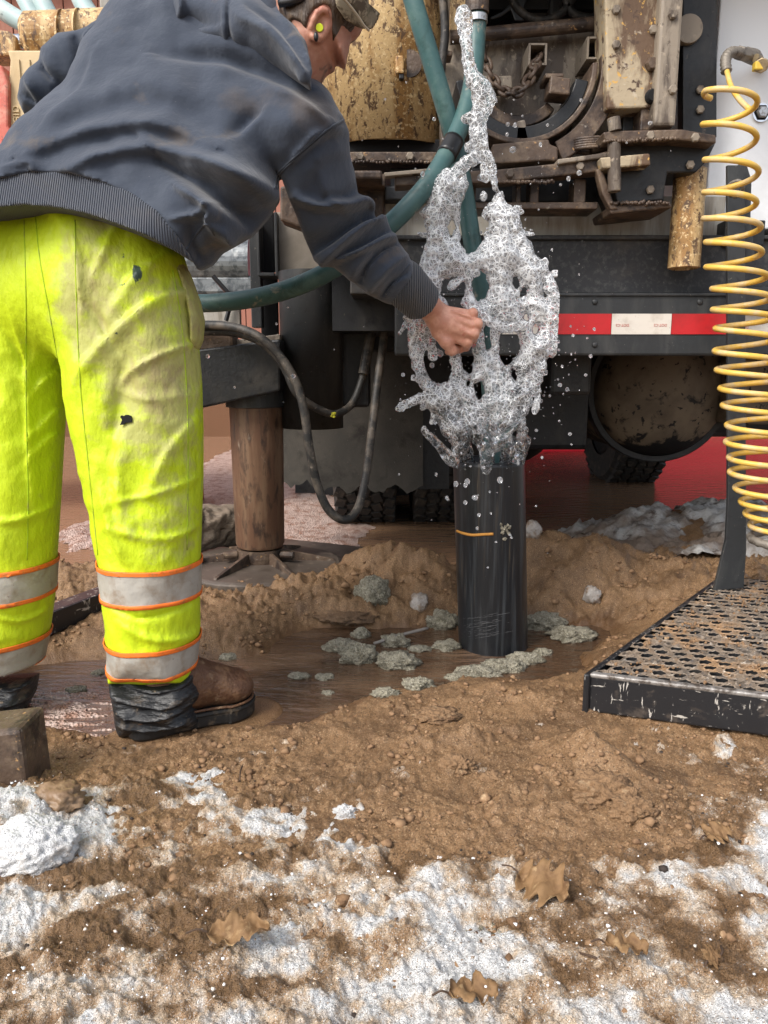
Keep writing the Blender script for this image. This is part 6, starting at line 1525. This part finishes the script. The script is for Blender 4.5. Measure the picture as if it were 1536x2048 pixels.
strand([(1096, 560), (1112, 610), (1108, 660), (1104, 700)], [12, 14, 12, 11]); strand([(880, 420), (872, 480), (860, 540), (850, 600)], [12, 12, 12, 12]); strand([(1010, 420), (1040, 490), (1070, 540)], [14, 16, 16])
for k in range(34):      # fingers thrown off the rim
    i = wr_.integers(0, len(outer)); u, v = outer[i]
    if v < 400 or v > 900: continue
    du, dv = (u - 975) * .10 + wr_.normal(0, 7), wr_.normal(6, 12); r = wr_.uniform(2.2, 4.2)
    strand([(u - du * .4, v - dv * .4), (u + du * .4, v + dv * .4), (u + du, v + dv)], [r * 1.5, r, r * .8], WY - .01 + wr_.normal(0, .012), .006)
# water welling out of the mouth of the casing round the hose
for k in range(9):
    a = k * .7 + .3; p0 = np.array((CX + lean[0] * CZ + .06 * math.cos(a), CY + .06 * math.sin(a), CZ - .03)); p1 = p0 + np.array((.03 * math.cos(a), .02 * math.sin(a) - .02, .10 + .04 * math.sin(k * 2.3)))
    wf.cap(p0, p1, .022, .012, .01)
# bubbles all through it
nb_ = np.abs(wf.F) < .014
I = np.argwhere(nb_); Pn = np.stack([wf.ax[k][I[:, k]] for k in range(3)], 1)
c1, _ = cells3(Pn, 80, 3); c2, _ = cells3(Pn, 46, 8)
dis = np.maximum((.50 - c1) * .0042, (.42 - c2) * .009) - .0010
wf.F[I[:, 0], I[:, 1], I[:, 2]] -= dis.astype(np.float32)
V, F = wf.get()
fro = .30 + .22 * fbm3(V, 18, 3, 4) + .25 * np.exp(-((V[:, 2] - at(980, 520, WY)[2]) / .10) ** 2) - .35 * sstep(at(980, 800, WY)[2], at(980, 900, WY)[2], V[:, 2])
sp = mesh('water_splash', V, F, splash_m, None, smooth=True, attrs={'froth': fro}); put(sp, 'frothy bubbling burst of water standing over the black casing', 'splash')
# separate drops in the air
spots = []
for n_, (u0, v0, su, sv, y0, y1) in ((95, (960, 640, 95, 190, 1.66, 1.92)), (40, (1110, 740, 45, 60, 1.74, 1.95)), (34, (880, 700, 30, 60, 1.74, 1.9)), (22, (970, 960, 50, 60, 1.66, 1.80)), (30, (700, 420, 130, 160, 1.6, 1.95)), (26, (1080, 300, 120, 140, 1.7, 1.95))):
    for k in range(n_): spots.append((wr_.normal(u0, su), wr_.normal(v0, sv), wr_.uniform(y0, y1), min(6.5, .9 + wr_.exponential(1.3))))
spots += [(1000, 960, 1.72, 6), (950, 995, 1.72, 6.5), (931, 970, 1.72, 4.5), (912, 968, 1.75, 5), (1020, 1070, 1.74, 3), (958, 1030, 1.72, 4), (1090, 745, 1.8, 5.5), (1120, 770, 1.8, 4.5), (1118, 700, 1.8, 3), (868, 238, 1.7, 3.5), (845, 348, 1.7, 4), (1098, 600, 1.7, 5), (990, 362, 1.78, 6), (1137, 357, 1.8, 4), (1030, 250, 1.8, 3.5), (1095, 250, 1.8, 3), (1140, 868, 1.8, 4)]
spots.sort(key=lambda s: -s[3])
rest = MB()
for k, (u, v, y, r) in enumerate(spots):
    if not (0 < u < 1430 and -10 < v < 1150): continue
    p = at(u, v, y)
    if p[2] < .05: continue
    if k < 70:
        m = MB(); m.ico(p, pxm(r, y), 3 if r > 3 else 2, .0, (1, 1, wr_.uniform(.85, 1.3)))
        o = m.obj('water_drop', drop_m, None, smooth=True); put(o, 'clear water drop hanging in the air around the splash', 'drop', 'water drops flying off the splash')
    else: rest.ico(p, pxm(r, y), 2, .0, (1, 1, wr_.uniform(.8, 1.4)))
for k in range(420):
    u, v = wr_.normal(970, 80), wr_.normal(640, 170); rest.ico(at(u, v, wr_.uniform(1.68, 1.92)), pxm(wr_.uniform(.5, 1.2), 1.8), 1)
# drips along the outrigger and the tube
for k in range(26): rest.ico(at(wr_.uniform(400, 556), 0, 2.4) * (1, 1, 0) + (0, 0, at(0, 800 - wr_.uniform(-14, 14), 2.4)[2]), .003, 1)
o = rest.obj('fine_spray', drop_m, None, smooth=True, kind='stuff')
